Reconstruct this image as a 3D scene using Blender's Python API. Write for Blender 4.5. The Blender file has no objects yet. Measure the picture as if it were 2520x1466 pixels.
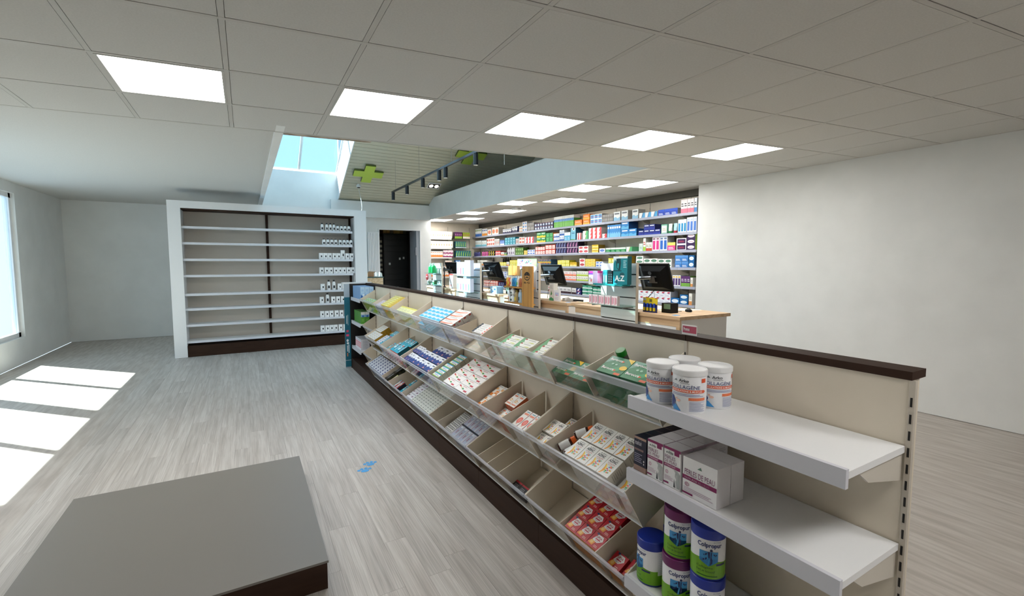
import bpy, math, random
from mathutils import Vector, Matrix
random.seed(7)
S = bpy.context.scene
COL = S.collection

# ---------------------------------------------------------------- camera
F_PX, YAW, PITCH, CAM_H = 1128.14, math.radians(30.146), math.radians(4.342), 1.334
cam_d = bpy.data.cameras.new('camera'); cam = bpy.data.objects.new('camera', cam_d); COL.objects.link(cam)
cam_d.sensor_fit = 'HORIZONTAL'; cam_d.sensor_width = 36; cam_d.lens = 36 * F_PX / 2520
cam_d.clip_start = .02
cam.location = (0, 0, CAM_H)
cam.rotation_euler = (math.pi / 2 - PITCH, 0, -YAW)
S.camera = cam
# ---------------------------------------------------------------- sky, sun, exposure
W = bpy.data.worlds.new('sky'); S.world = W; W.use_nodes = True
bg = W.node_tree.nodes['Background']; bg.inputs[0].default_value = (.70, .85, 1.0, 1); bg.inputs[1].default_value = 2.0
sun_d = bpy.data.lights.new('sun', 'SUN'); sun_d.energy = 36; sun_d.angle = math.radians(.6); sun_d.color = (1, .95, .86)
sun = bpy.data.objects.new('sun', sun_d); COL.objects.link(sun); sun.location = (-4, 8, 9)
sun.rotation_euler = Vector((-.5, .5, .75)).to_track_quat('Z', 'Y').to_euler()
S.view_settings.view_transform = 'Standard'; S.view_settings.look = 'None'
S.view_settings.exposure = 0.28; S.view_settings.gamma = 1; S.view_settings.use_curve_mapping = False
PANEL_STRENGTH = 15

# ---------------------------------------------------------------- measuring helpers (photograph -> metres)
_fw = Vector((math.sin(YAW) * math.cos(PITCH), math.cos(YAW) * math.cos(PITCH), -math.sin(PITCH)))
_rt = Vector((math.cos(YAW), -math.sin(YAW), 0)); _up = _rt.cross(_fw)
def ray(x, y): return _fw + _rt * ((x - 1260) / F_PX) - _up * ((y - 733) / F_PX)
def at_x(x, y, X): d = ray(x, y); return Vector((0, 0, CAM_H)) + d * (X / d.x)
def at_y(x, y, Y): d = ray(x, y); return Vector((0, 0, CAM_H)) + d * (Y / d.y)
def at_z(x, y, Z): d = ray(x, y); return Vector((0, 0, CAM_H)) + d * ((Z - CAM_H) / d.z)

# ---------------------------------------------------------------- materials
MATS = {}
def lin(h):
    h = h.lstrip('#'); c = [int(h[i:i + 2], 16) / 255 for i in (0, 2, 4)]
    return tuple((v / 12.92 if v <= .04045 else ((v + .055) / 1.055) ** 2.4) for v in c) + (1,)
def mat(h, rough=.5, metal=0, emit=0, key=None, spec=.5):
    k = key or (h, rough, metal, emit, spec)
    if k in MATS: return MATS[k]
    m = bpy.data.materials.new('paint_' + h if not key else str(key)); m.use_nodes = True
    b = m.node_tree.nodes['Principled BSDF']
    b.inputs['Base Color'].default_value = lin(h); b.inputs['Roughness'].default_value = rough; b.inputs['Metallic'].default_value = metal
    b.inputs['Specular IOR Level'].default_value = spec
    if emit: b.inputs['Emission Color'].default_value = lin(h); b.inputs['Emission Strength'].default_value = emit
    MATS[k] = m; return m
def noisy(key, h1, h2, scale=(1, 1, 1), nscale=4, rough=.6, detail=4, bump=0, space='Object', lo=.35, hi=.65):
    if key in MATS: return MATS[key]
    m = bpy.data.materials.new(key); m.use_nodes = True; nt = m.node_tree; b = nt.nodes['Principled BSDF']
    tc = nt.nodes.new('ShaderNodeTexCoord'); mp = nt.nodes.new('ShaderNodeMapping'); mp.inputs['Scale'].default_value = scale
    nz = nt.nodes.new('ShaderNodeTexNoise'); nz.inputs['Scale'].default_value = nscale; nz.inputs['Detail'].default_value = detail
    cr = nt.nodes.new('ShaderNodeValToRGB'); cr.color_ramp.elements[0].color = lin(h1); cr.color_ramp.elements[1].color = lin(h2)
    cr.color_ramp.elements[0].position = lo; cr.color_ramp.elements[1].position = hi
    L = nt.links.new
    L(tc.outputs[space], mp.inputs[0]); L(mp.outputs[0], nz.inputs['Vector']); L(nz.outputs['Fac'], cr.inputs[0]); L(cr.outputs[0], b.inputs['Base Color'])
    b.inputs['Roughness'].default_value = rough
    if bump:
        bp = nt.nodes.new('ShaderNodeBump'); bp.inputs['Strength'].default_value = bump; bp.inputs['Distance'].default_value = .002
        L(nz.outputs['Fac'], bp.inputs['Height']); L(bp.outputs[0], b.inputs['Normal'])
    MATS[key] = m; return m
def wood_floor():
    m = bpy.data.materials.new('grey_oak_laminate'); m.use_nodes = True; nt = m.node_tree; b = nt.nodes['Principled BSDF']; L = nt.links.new; N = nt.nodes.new
    tc = N('ShaderNodeTexCoord'); oi = N('ShaderNodeObjectInfo'); sc = N('ShaderNodeVectorMath'); sc.operation = 'MULTIPLY'; sc.inputs[1].default_value = (6.5, .9, 1)
    off = N('ShaderNodeVectorMath'); off.operation = 'MULTIPLY_ADD'; off.inputs[1].default_value = (31, 57, 13)
    cmb = N('ShaderNodeCombineXYZ')
    for i in range(3): L(oi.outputs['Random'], cmb.inputs[i])
    L(tc.outputs['Object'], sc.inputs[0]); L(cmb.outputs[0], off.inputs[0]); L(sc.outputs[0], off.inputs[2])
    n1 = N('ShaderNodeTexNoise'); n1.inputs['Scale'].default_value = 1.3; n1.inputs['Detail'].default_value = 3; n1.inputs['Distortion'].default_value = .6
    L(off.outputs[0], n1.inputs['Vector'])
    wv = N('ShaderNodeTexWave'); wv.inputs['Scale'].default_value = .9; wv.inputs['Distortion'].default_value = 12; wv.inputs['Detail'].default_value = 4; wv.inputs['Detail Scale'].default_value = .8; wv.inputs['Detail Roughness'].default_value = .65
    L(off.outputs[0], wv.inputs['Vector'])
    n2 = N('ShaderNodeTexNoise'); n2.inputs['Scale'].default_value = 14; n2.inputs['Detail'].default_value = 6
    sc2 = N('ShaderNodeVectorMath'); sc2.operation = 'MULTIPLY'; sc2.inputs[1].default_value = (3, .25, 1); L(off.outputs[0], sc2.inputs[0]); L(sc2.outputs[0], n2.inputs['Vector'])
    c1 = N('ShaderNodeValToRGB'); e = c1.color_ramp.elements; e[0].position = .1; e[0].color = lin('B3ACA5'); e[1].position = .75; e[1].color = lin('C9C4BE')
    L(wv.outputs['Fac'], c1.inputs[0])
    c2 = N('ShaderNodeValToRGB'); e = c2.color_ramp.elements; e[0].position = .3; e[0].color = lin('ADA59D'); e[1].position = .62; e[1].color = lin('CFCAC4')
    L(n1.outputs['Fac'], c2.inputs[0])
    mx = N('ShaderNodeMix'); mx.data_type = 'RGBA'; mx.inputs[0].default_value = .55; L(c1.outputs[0], mx.inputs[6]); L(c2.outputs[0], mx.inputs[7])
    c3 = N('ShaderNodeValToRGB'); e = c3.color_ramp.elements; e[0].position = .36; e[0].color = (.76, .75, .74, 1); e[1].position = .6; e[1].color = (1, 1, 1, 1)
    L(n2.outputs['Fac'], c3.inputs[0])
    mu = N('ShaderNodeMix'); mu.data_type = 'RGBA'; mu.blend_type = 'MULTIPLY'; mu.inputs[0].default_value = 1; L(mx.outputs[2], mu.inputs[6]); L(c3.outputs[0], mu.inputs[7])
    hv = N('ShaderNodeHueSaturation'); mr = N('ShaderNodeMapRange'); mr.inputs['To Min'].default_value = .88; mr.inputs['To Max'].default_value = 1.0
    L(oi.outputs['Random'], mr.inputs[0]); L(mr.outputs[0], hv.inputs['Value']); L(mu.outputs[2], hv.inputs['Color'])
    L(hv.outputs[0], b.inputs['Base Color']); b.inputs['Roughness'].default_value = .42; b.inputs['Specular IOR Level'].default_value = .5
    return m
def clear(key, tint, gloss=.10, rough=.03):
    m = bpy.data.materials.new(key); m.use_nodes = True; nt = m.node_tree; nt.nodes.clear(); N = nt.nodes.new; L = nt.links.new
    o = N('ShaderNodeOutputMaterial'); t = N('ShaderNodeBsdfTransparent'); t.inputs[0].default_value = lin(tint); g = N('ShaderNodeBsdfGlossy'); g.inputs['Roughness'].default_value = rough
    lw = N('ShaderNodeLayerWeight'); pw = N('ShaderNodeMath'); pw.operation = 'POWER'; pw.inputs[1].default_value = 5; ad = N('ShaderNodeMath'); ad.operation = 'MULTIPLY_ADD'; ad.inputs[1].default_value = .7; ad.inputs[2].default_value = gloss * .5; ad.use_clamp = True
    mx = N('ShaderNodeMixShader'); L(lw.outputs['Facing'], pw.inputs[0]); L(pw.outputs[0], ad.inputs[0]); L(ad.outputs[0], mx.inputs[0]); L(t.outputs[0], mx.inputs[1]); L(g.outputs[0], mx.inputs[2]); L(mx.outputs[0], o.inputs[0])
    return m
def frosted(key, tint, amt):
    m = bpy.data.materials.new(key); m.use_nodes = True; nt = m.node_tree; nt.nodes.clear(); N = nt.nodes.new; L = nt.links.new
    o = N('ShaderNodeOutputMaterial'); t = N('ShaderNodeBsdfTransparent'); p = N('ShaderNodeBsdfPrincipled'); p.inputs['Base Color'].default_value = lin(tint); p.inputs['Roughness'].default_value = .18
    mx = N('ShaderNodeMixShader'); mx.inputs[0].default_value = amt; L(t.outputs[0], mx.inputs[1]); L(p.outputs[0], mx.inputs[2]); L(mx.outputs[0], o.inputs[0]); return m
M_ACRYL = clear('clear_acrylic', 'FAFBFC', .03); M_GLASSG = clear('green_edge_glass', 'E4F4F0', .10); M_PANE = clear('window_pane', 'E8F2F6', .06)
M_SKYPANE = clear('tinted_skylight_pane', 'C6DBE8', .06)
M_RAIL = frosted('clear_price_rail', 'E8ECF6', .34)
M_FLOOR = wood_floor()
M_TILE = noisy('ceiling_tile', 'C2C0BB', 'C8C6C1', nscale=120, rough=.9, bump=.05)
M_TEE = mat('BDBAB4', .6, key='ceiling_tee')
M_WALL = noisy('white_wall_paint', 'DDDDDA', 'E3E3E0', nscale=3, rough=.75)
M_FASCIA = noisy('cool_white_paint', 'DCDDDB', 'E2E3E1', nscale=3, rough=.75)
M_SLAT = noisy('painted_slat', 'C9C5B0', 'CFCBB6', scale=(1, 12, 12), nscale=3, rough=.55)
M_BEIGE = noisy('beige_shelf_laminate', 'D5CAB8', 'DACFBD', nscale=6, rough=.5)
M_BROWN = noisy('dark_brown_laminate', '2E1C12', '362318', scale=(1, .2, 6), nscale=6, rough=.6); M_BROWN.node_tree.nodes['Principled BSDF'].inputs['Specular IOR Level'].default_value = .2
M_WHITE = mat('E6E6E6', .45, key='white_laminate')
M_OAK = noisy('light_oak', 'BC9A74', 'D6B894', scale=(12, .8, 12), nscale=2.2, rough=.5, detail=6)
M_PINE = noisy('honey_pine', 'B5803E', 'D09A52', scale=(14, 14, 1), nscale=2.2, rough=.5, detail=6)
M_BLACK = mat('090A0B', .5, key='black_plastic', spec=.25); M_STEEL = mat('84878C', .4, .9, key='brushed_steel')
M_LIGHT = None
def emitter(key, col, s):
    m = bpy.data.materials.new(key); m.use_nodes = True; nt = m.node_tree; nt.nodes.clear()
    o = nt.nodes.new('ShaderNodeOutputMaterial'); e = nt.nodes.new('ShaderNodeEmission'); e.inputs[0].default_value = lin(col); e.inputs[1].default_value = s
    nt.links.new(e.outputs[0], o.inputs[0]); return m
M_LIGHT = emitter('led_panel_light', 'FFFDFA', PANEL_STRENGTH); M_LIGHT2 = emitter('dispensary_panel_light', 'FFFDFA', PANEL_STRENGTH * 0.95)

# ---------------------------------------------------------------- mesh builder
class MB:
    def __init__(s): s.v = []; s.f = []; s.m = []; s.mats = []
    def mi(s, m):
        if m not in s.mats: s.mats.append(m)
        return s.mats.index(m)
    def face(s, pts, m):
        b = len(s.v); s.v += [tuple(p) for p in pts]; s.f.append(tuple(range(b, b + len(pts)))); s.m.append(s.mi(m))
    def box(s, a, b, m, sides=None):
        x0, y0, z0 = (min(a[i], b[i]) for i in range(3)); x1, y1, z1 = (max(a[i], b[i]) for i in range(3))
        o = len(s.v); s.v += [(x0, y0, z0), (x1, y0, z0), (x1, y1, z0), (x0, y1, z0), (x0, y0, z1), (x1, y0, z1), (x1, y1, z1), (x0, y1, z1)]
        for n, q in (('-z', (0, 3, 2, 1)), ('z', (4, 5, 6, 7)), ('-y', (0, 1, 5, 4)), ('x', (1, 2, 6, 5)), ('y', (2, 3, 7, 6)), ('-x', (3, 0, 4, 7))):
            s.f.append(tuple(o + i for i in q)); s.m.append(s.mi((sides or {}).get(n, m)))
        return s
    def prism(s, poly, fa, fb, m, cap=None):
        # poly: list of 2D points; fa/fb map 2D->3D for both ends
        n = len(poly); o = len(s.v); s.v += [tuple(fa(p)) for p in poly] + [tuple(fb(p)) for p in poly]
        c = s.mi(cap or m); k = s.mi(m)
        s.f.append(tuple(range(o + n - 1, o - 1, -1))); s.m.append(c); s.f.append(tuple(range(o + n, o + 2 * n))); s.m.append(c)
        for i in range(n):
            j = (i + 1) % n; s.f.append((o + i, o + j, o + n + j, o + n + i)); s.m.append(k)
        return s
    def lathe(s, prof, m, c=(0, 0, 0), n=20, mats=None):
        o = len(s.v)
        for r, z in prof:
            for i in range(n):
                a = 2 * math.pi * i / n; s.v.append((c[0] + r * math.cos(a), c[1] + r * math.sin(a), c[2] + z))
        for k in range(len(prof) - 1):
            mm = s.mi(mats[k] if mats else m)
            for i in range(n):
                j = (i + 1) % n; s.f.append((o + k * n + i, o + k * n + j, o + (k + 1) * n + j, o + (k + 1) * n + i)); s.m.append(mm)
        s.f.append(tuple(o + i for i in range(n - 1, -1, -1))); s.m.append(s.mi(mats[0] if mats else m))
        t = o + (len(prof) - 1) * n; s.f.append(tuple(t + i for i in range(n))); s.m.append(s.mi(mats[-1] if mats else m))
        return s
    def tube(s, pts, r, m, n=8):
        P = [Vector(p) for p in pts]; o = len(s.v)
        for i, p in enumerate(P):
            d = (P[min(i + 1, len(P) - 1)] - P[max(i - 1, 0)]).normalized(); a = d.cross(Vector((0, 0, 1)))
            if a.length < .01: a = Vector((1, 0, 0))
            a.normalize(); b = d.cross(a)
            for k in range(n): t = 2 * math.pi * k / n; s.v.append(tuple(p + (a * math.cos(t) + b * math.sin(t)) * r))
        mm = s.mi(m)
        for i in range(len(P) - 1):
            for k in range(n):
                j = (k + 1) % n; s.f.append((o + i * n + k, o + i * n + j, o + (i + 1) * n + j, o + (i + 1) * n + k)); s.m.append(mm)
        s.f.append(tuple(o + k for k in range(n - 1, -1, -1))); s.m.append(mm); e = o + (len(P) - 1) * n; s.f.append(tuple(e + k for k in range(n))); s.m.append(mm)
        return s
    def mesh(s, name, shift=None, smooth=False):
        me = bpy.data.meshes.new(name)
        v = s.v if shift is None else [(a - shift[0], b - shift[1], c - shift[2]) for a, b, c in s.v]
        me.from_pydata(v, [], s.f)
        for m in s.mats: me.materials.append(m)
        me.polygons.foreach_set('material_index', s.m)
        if smooth:
            me.polygons.foreach_set('use_smooth', [True] * len(s.f))
            try: me.set_sharp_from_angle(angle=math.radians(40))
            except Exception: pass
        me.update(); return me
def ob(name, me, parent=None, loc=None, rot=None):
    o = bpy.data.objects.new(name, me); COL.objects.link(o)
    if parent: o.parent = parent
    if loc is not None: o.location = loc
    if rot is not None: o.rotation_euler = rot
    return o
def tag(o, label, cat, group=None):
    o['label'] = label; o['category'] = cat
    if group: o['group'] = group
    return o
def thing(name, label, cat, loc=(0, 0, 0), rz=0, group=None):
    o = bpy.data.objects.new(name, None); COL.objects.link(o); o.location = loc; o.rotation_euler = (0, 0, rz); o.empty_display_size = .05
    return tag(o, label, cat, group)
def struct(name, mb, parent=None):
    o = ob(name, mb.mesh(name), parent); o['kind'] = 'structure'; return o
def wpart(name, mb, parent, smooth=False):          # mesh given in world coordinates under an unrotated empty
    sh = Vector(parent.location)
    if parent.parent: sh = sh + Vector(parent.parent.location)
    return ob(name, mb.mesh(name, sh, smooth), parent)
def lpart(name, mb, parent, smooth=False, loc=None, rot=None): return ob(name, mb.mesh(name, None, smooth), parent, loc, rot)
def single(name, mb, label, cat, group=None, origin=None, smooth=False):   # one-mesh thing given in world coordinates
    o = ob(name, mb.mesh(name, origin, smooth), None, origin); return tag(o, label, cat, group)
def B(a, b, m, sides=None): return MB().box(a, b, m, sides)

# ---------------------------------------------------------------- flat print: lettering and shapes laid on a face
_TX = {}
def text_mesh(s, bold=False):
    if (s, bold) in _TX: return _TX[(s, bold)]
    c = bpy.data.curves.new('lettering', 'FONT'); c.body = s; c.size = 1; c.resolution_u = 2; c.fill_mode = 'FRONT'
    if bold: c.offset = .022
    o = bpy.data.objects.new('lettering', c); COL.objects.link(o); bpy.context.view_layer.update()
    me = bpy.data.meshes.new_from_object(o)
    V = [(v.co.x, v.co.y) for v in me.vertices]; P = [tuple(p.vertices) for p in me.polygons]
    bpy.data.objects.remove(o); bpy.data.curves.remove(c); bpy.data.meshes.remove(me)
    x0 = min(v[0] for v in V); x1 = max(v[0] for v in V); y0 = min(v[1] for v in V); y1 = max(v[1] for v in V)
    r = ([((x - x0) / (x1 - x0), (y - y0) / (y1 - y0)) for x, y in V], P, (x1 - x0) / (y1 - y0)); _TX[(s, bold)] = r; return r
def art_polys(art, w, h):
    """-> list of (points in metres, colour). art in 0..1 face coordinates"""
    out = []
    for a in art:
        k = a[0]
        if k == 'r':
            _, x0, y0, x1, y1, c = a; n = max(1, int(abs(x1 - x0) * 10)) if w > .15 else 1
            out.append(([(x0 * w, y0 * h), (x1 * w, y0 * h), (x1 * w, y1 * h), (x0 * w, y1 * h)], c))
        elif k == 'e':
            _, cx, cy, rx, ry, c = a; out.append(([(cx * w + rx * w * math.cos(t * math.pi / 7), cy * h + ry * h * math.sin(t * math.pi / 7)) for t in range(14)], c))
        elif k == 'p': out.append(([(x * w, y * h) for x, y in a[1]], a[2]))
        elif k == 'l':
            _, x0, y0, x1, y1, n, c = a; st = (y1 - y0) / n
            for i in range(n):
                xe = x1 - (x1 - x0) * (.0, .12, .05, .3)[i % 4]
                out.append(([(x0 * w, (y0 + st * i) * h), (xe * w, (y0 + st * i) * h), (xe * w, (y0 + st * (i + .45)) * h), (x0 * w, (y0 + st * (i + .45)) * h)], c))
        elif k == 't':                                   # text, x0, y0, x1, y1
            _, s, x0, y0, x1, y1, c = a[:7]; V, P, _r = text_mesh(s, len(a) > 7)
            for p in P: out.append(([((x0 + (x1 - x0) * V[i][0]) * w, (y0 + (y1 - y0) * V[i][1]) * h) for i in p], c))
    return out
def subdiv(poly, mx):
    xs = [p[0] for p in poly]; lo, hi = min(xs), max(xs)
    if hi - lo <= mx: return [poly]
    n = math.ceil((hi - lo) / mx); out = []
    for i in range(n):
        a, b = lo + (hi - lo) * i / n, lo + (hi - lo) * (i + 1) / n
        def clip(P, f, keep):
            R = []
            for j in range(len(P)):
                p, q = P[j], P[(j + 1) % len(P)]; ip, iq = keep(p), keep(q)
                if ip: R.append(p)
                if ip != iq: t = (f - p[0]) / (q[0] - p[0]); R.append((f, p[1] + t * (q[1] - p[1])))
            return R
        q = clip(poly, a, lambda p: p[0] >= a - 1e-9); q = clip(q, b, lambda p: p[0] <= b + 1e-9) if len(q) > 2 else q
        if len(q) > 2: out.append(q)
    return out

# ---------------------------------------------------------------- product designs: base, side colour, art, side art
DES = {}
def des(k, base, side=None, art=(), sart=(), front=None, desc='', rough=.42): DES[k] = (base, side or base, list(art), list(sart), front, desc, rough)
_PM = {}
def product(k, w, h, d):
    """box: local x = width, y = height, z = outwards; origin at centre"""
    key = (k, round(w, 4), round(h, 4), round(d, 4))
    if key in _PM: return _PM[key]
    base, side, art, sart, front, _d, rough = DES[k]; mb = MB(); X, Y, Z = w / 2, h / 2, d / 2
    ms = mat(side, rough); mf = mat(front, rough) if front else ms
    mb.box((-X, -Y, -Z), (X, Y, Z), ms, {'z': mat(base, rough), '-y': mf})
    for i, (P, c) in enumerate(art_polys(art, w, h)):
        e = Z + .0004 + .00002 * min(i, 40); mb.face([(x - X, y - Y, e) for x, y in P], mat(c, rough))
    for i, (P, c) in enumerate(art_polys(sart, d, h)):
        e = X + .0004 + .00002 * min(i, 40); mb.face([(e, y - Y, Z - x) for x, y in P], mat(c, rough))
    me = mb.mesh(k); _PM[key] = me; return me
R_WALL = Matrix(((0, 0, -1), (-1, 0, 0), (0, 1, 0))).to_euler()      # right=-Y, up=Z, out=-X
R_FAR = Matrix(((1, 0, 0), (0, 0, -1), (0, 1, 0))).to_euler()        # right=+X, up=Z, out=-Y
TH = math.radians(29.2); ES = Vector((math.cos(TH), 0, math.sin(TH))); EN = Vector((-math.sin(TH), 0, math.cos(TH)))
R_TRAY = Matrix(((0, ES.x, EN.x), (-1, 0, 0), (0, ES.z, EN.z))).to_euler()
def put(k, w, h, d, c, rot, label, group, name='medicine_box', cat='box'):
    if name == 'medicine_box':
        big = max(w, h)
        if k in NAMES: name = NAMES[k]
        elif k.startswith('w_'): name = 'tall_medicine_box' if h > 1.35 * w else 'medicine_box'
        elif big < .05: name = 'small_carton'
        elif big > 2.6 * min(w, h): name = 'long_carton'
        else: name = 'flat_carton'
    o = ob(name, product(k, w, h, d), None, c, rot); return tag(o, label, cat, group)
NAMES = {'azinc': 'vitamin_box', 'bero': 'effervescent_tablet_box', 'upsa': 'effervescent_tablet_box', 'perles': 'capsule_box', 'perleswide': 'capsule_box'}
# ================================================================ THE SETTING
CZ = 2.353                                                   # suspended ceiling height
floor = struct('floor', B((-2.6, -2.6, -.06), (5.5, 14.0, -.004), noisy('floor_base', 'A59C93', 'BDB6AE', scale=(9, 1, 1), nscale=3, rough=.45)))
_pl = {}
def plank(w, l):
    k = (round(w, 3), round(l, 3))
    if k not in _pl: _pl[k] = B((-w / 2, -l / 2, -.0045), (w / 2, l / 2, 0), M_FLOOR).mesh('plank')
    return _pl[k]
PW, PLN = .106, .92
for i in range(-16, 5):
    x = .682 + PW * i
    y = .62 + ((i * .37) % 1) * PLN
    if i == 0: y = .87
    first = True
    if x > 1.16: continue
    while y < 7.7:
        ob('plank', plank(PW - .0007, PLN - .0007), floor, (x, y + PLN / 2, 0)); y += PLN
    y0 = .62 + ((i * .37) % 1) * PLN if i else .87
    if y0 > .65: ob('plank', plank(PW - .0007, round(y0 - .3, 3) - .0007), floor, (x, (y0 + .3) / 2, 0))
# walls
def wall(name, a, b, m=M_WALL): return struct(name, B(a, b, m))
far = MB(); FY = 10.4
far.box((-2.6, FY, 0), (1.80, FY + .12, 3.2), M_WALL); far.box((1.80, FY, 0), (2.605, FY + .12, 4.4), M_WALL); far.box((3.545, FY, 0), (3.82, FY + .12, 4.4), M_WALL); far.box((3.72, FY + .12, 0), (3.82, 11.05, 4.4), M_WALL); far.box((3.72, 11.05, 0), (5.6, 11.15, 4.4), M_BEIGE); far.box((3.82, FY, 2.43), (5.6, FY + .12, 4.4), M_WALL); far.box((2.605, FY, 2.09), (3.545, FY + .12, 4.4), M_WALL)
struct('wall_far', far)
wall('wall_left_low', (-2.72, -2.6, 0), (-2.6, 10.5, .35)); wall('wall_left_high', (-2.72, -2.6, 2.25), (-2.6, 10.5, 2.6))
for n, (a, b) in enumerate(((-2.6, 4.9), (8.6, 10.5))): wall('wall_left_pier_%d' % (n + 1), (-2.72, a, .35), (-2.6, b, 2.25))
for n, (a, b) in enumerate(((4.9, 6.7), (6.8, 8.6))):
    w = struct('window_%d' % (n + 1), B((-2.68, a, .35), (-2.64, a + .06, 2.25), M_WHITE).box((-2.68, b - .06, .35), (-2.64, b, 2.25), M_WHITE).box((-2.68, a, .35), (-2.64, b, .41), M_WHITE).box((-2.68, a, 2.19), (-2.64, b, 2.25), M_WHITE).box((-2.68, (a + b) / 2 - .03, .35), (-2.64, (a + b) / 2 + .03, 2.25), M_WHITE))
    for q in (0, 1):
        y0 = a + .06 if q == 0 else (a + b) / 2 + .03; y1 = (a + b) / 2 - .03 if q == 0 else b - .06
        ob('pane', B((-2.664, y0, .41), (-2.656, y1, 2.19), M_PANE).mesh('pane'), w)
wall('wall_left_pier_3', (-2.72, 6.7, .35), (-2.6, 6.8, 2.25))
wall('wall_back', (-2.72, -2.72, 0), (5.6, -2.6, 2.6))
wall('wall_right', (5.2, -2.6, 0), (5.6, 4.06, 2.7)); wall('wall_dispensary', (5.46, 4.06, 0), (5.6, 11.1, 4.4), M_BEIGE)
# ceiling: slab, tiles, T bars
EDGE = lambda x: 3.965 - .14 * (x - 1.088)
slab = MB()
def slabpoly(P, z0=2.385, z1=2.43): slab.prism(P, lambda p: (p[0], p[1], z0), lambda p: (p[0], p[1], z1), M_TILE)
slabpoly([(-2.6, -2.6), (5.3, -2.6), (5.3, EDGE(5.3)), (-2.6, EDGE(-2.6))]); slabpoly([(3.8, 3.5), (5.6, 3.3), (5.6, 11.1), (3.8, 11.1)]); slabpoly([(-2.6, EDGE(-2.6)), (.3, EDGE(.3)), (.3, 10.4), (-2.6, 10.4)])
ceiling = struct('ceiling', slab)
cols = [.52 - .567 * i for i in range(6, 0, -1)] + [.52, 1.087, 1.637, 2.178, 2.70, 3.2, 3.70, 4.21, 4.71, 5.2]
rowY = lambda x, j: 1.725 - .1343 * (x - .018) + .602 * j if j < 4 else EDGE(x)
_tm = {}
def skew_tile(w, l, sk, mt=M_TILE, inset=.0142, key=''):
    k = (round(w, 3), round(l, 3), round(sk, 3), key)
    if k not in _tm:
        a = inset; mb = MB(); P = [(a, a - sk * a), (w - a, a - sk * (w - a)), (w - a, l - a - sk * (w - a)), (a, l - a - sk * a)]
        mb.prism(P, lambda p: (p[0], p[1], .0008), lambda p: (p[0], p[1], .022), mt); _tm[k] = mb.mesh('ceiling_tile')
    return _tm[k]
LIGHTS = {(1, 2), (3, 2), (5, 2), (7, 2), (-1, 2), (-3, 2), (1, -4), (3, -4)}
C0 = 5            # index so that column 1 of the photo is cols[6]
def light_panel(x, y, w, l, sk, label, group, m=M_LIGHT):
    t = thing('ceiling_light', label, 'ceiling light', (x, y, CZ), 0, group)
    fr = MB(); a, b = .012, .024
    q = lambda i: [(i, i - sk * i), (w - i, i - sk * (w - i)), (w - i, l - i - sk * (w - i)), (i, l - i - sk * i)]
    O, I = q(a), q(b)
    for i in range(4):
        j = (i + 1) % 4; fr.prism([O[i], O[j], I[j], I[i]], lambda p: (p[0], p[1], -.002), lambda p: (p[0], p[1], .02), M_TEE)
    lpart('frame', fr, t); lpart('diffuser', MB().prism(I, lambda p: (p[0], p[1], .002), lambda p: (p[0], p[1], .006), m), t)
LLAB = {(1, 2): 'square LED ceiling panel next to the skylight well', (3, 2): 'square LED ceiling panel above the middle of the gondola', (5, 2): 'square LED ceiling panel closest to the dispensary ceiling', (7, 2): 'square LED ceiling panel beside the right shop wall', (-1, 2): 'square LED ceiling panel above the empty shelves side', (-3, 2): 'square LED ceiling panel beside the left wall'}
for ci in range(len(cols) - 1):
    x0, x1 = cols[ci], cols[ci + 1]; ph = ci - C0
    for j in range(-7, 4):
        ya = rowY(x0, j); l = rowY(x0, j + 1) - ya
        if ya < -2.5: continue
        if (ph, j) in LIGHTS: light_panel(x0, ya, x1 - x0, l, .1343, LLAB.get((ph, j), 'square LED panel over the shop entrance'), 'LED panels over the shop floor')
        else: ob('ceiling_tile', skew_tile(x1 - x0, l, .1343), ceiling, (x0, ya, CZ))
for x in cols:
    ob('ceiling_bar', B((x - .012, rowY(x, -7) if rowY(x, -7) > -2.55 else -2.55, CZ), (x + .012, EDGE(x), CZ + .03), M_TEE).mesh('ceiling_bar'), ceiling)
for j in range(-6, 5):
    if rowY(0, j) < -2.5: continue
    f = lambda x: rowY(x, j); mb = MB(); wd = .011 if j < 4 else .014
    P = [(cols[0], f(cols[0]) - wd), (cols[-1], f(cols[-1]) - wd), (cols[-1], f(cols[-1]) + wd), (cols[0], f(cols[0]) + wd)]
    mb.prism(P, lambda p: (p[0], p[1], CZ - .0006), lambda p: (p[0], p[1], CZ + .03), M_TEE); ob('ceiling_bar', mb.mesh('ceiling_bar'), ceiling)
# dispensary ceiling
dc = [3.80, 4.295, 4.785, 5.28]; dr = lambda x, j: 4.75 - .16 * (x - 3.8) + .6 * j
for ci in range(3):
    for j in range(-2, 11):
        y = dr(dc[ci], j)
        if dr(dc[ci + 1], j) < EDGE(dc[ci + 1]) + .02: continue
        lit = (ci == 0 and j % 3 == 0) or (ci == 1 and j % 3 == 2)
        if lit: light_panel(dc[ci], y, dc[ci + 1] - dc[ci], .6, .16, 'square LED panel in the low ceiling above the dispensary counters', 'LED panels above the dispensary', M_LIGHT2)
        else: ob('ceiling_tile', skew_tile(dc[ci + 1] - dc[ci], .6, .16), ceiling, (dc[ci], y, CZ))
for ci in range(3):
    x0, x1 = dc[ci], dc[ci + 1]; jf = next(j for j in range(-2, 11) if dr(x1, j) >= EDGE(x1) + .02)
    P = [(x0 + .0142, EDGE(x0) + .017), (x1 - .0142, EDGE(x1) + .017), (x1 - .0142, dr(x1, jf) - .0142), (x0 + .0142, dr(x0, jf) - .0142)]
    ob('ceiling_tile', MB().prism(P, lambda p: (p[0], p[1], CZ + .0008), lambda p: (p[0], p[1], CZ + .022), M_TILE).mesh('ceiling_tile'), ceiling)
P = [(dc[-1] + .013, EDGE(dc[-1]) + .017), (5.45, 3.41), (5.45, 11.04), (dc[-1] + .013, 11.04)]
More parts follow.
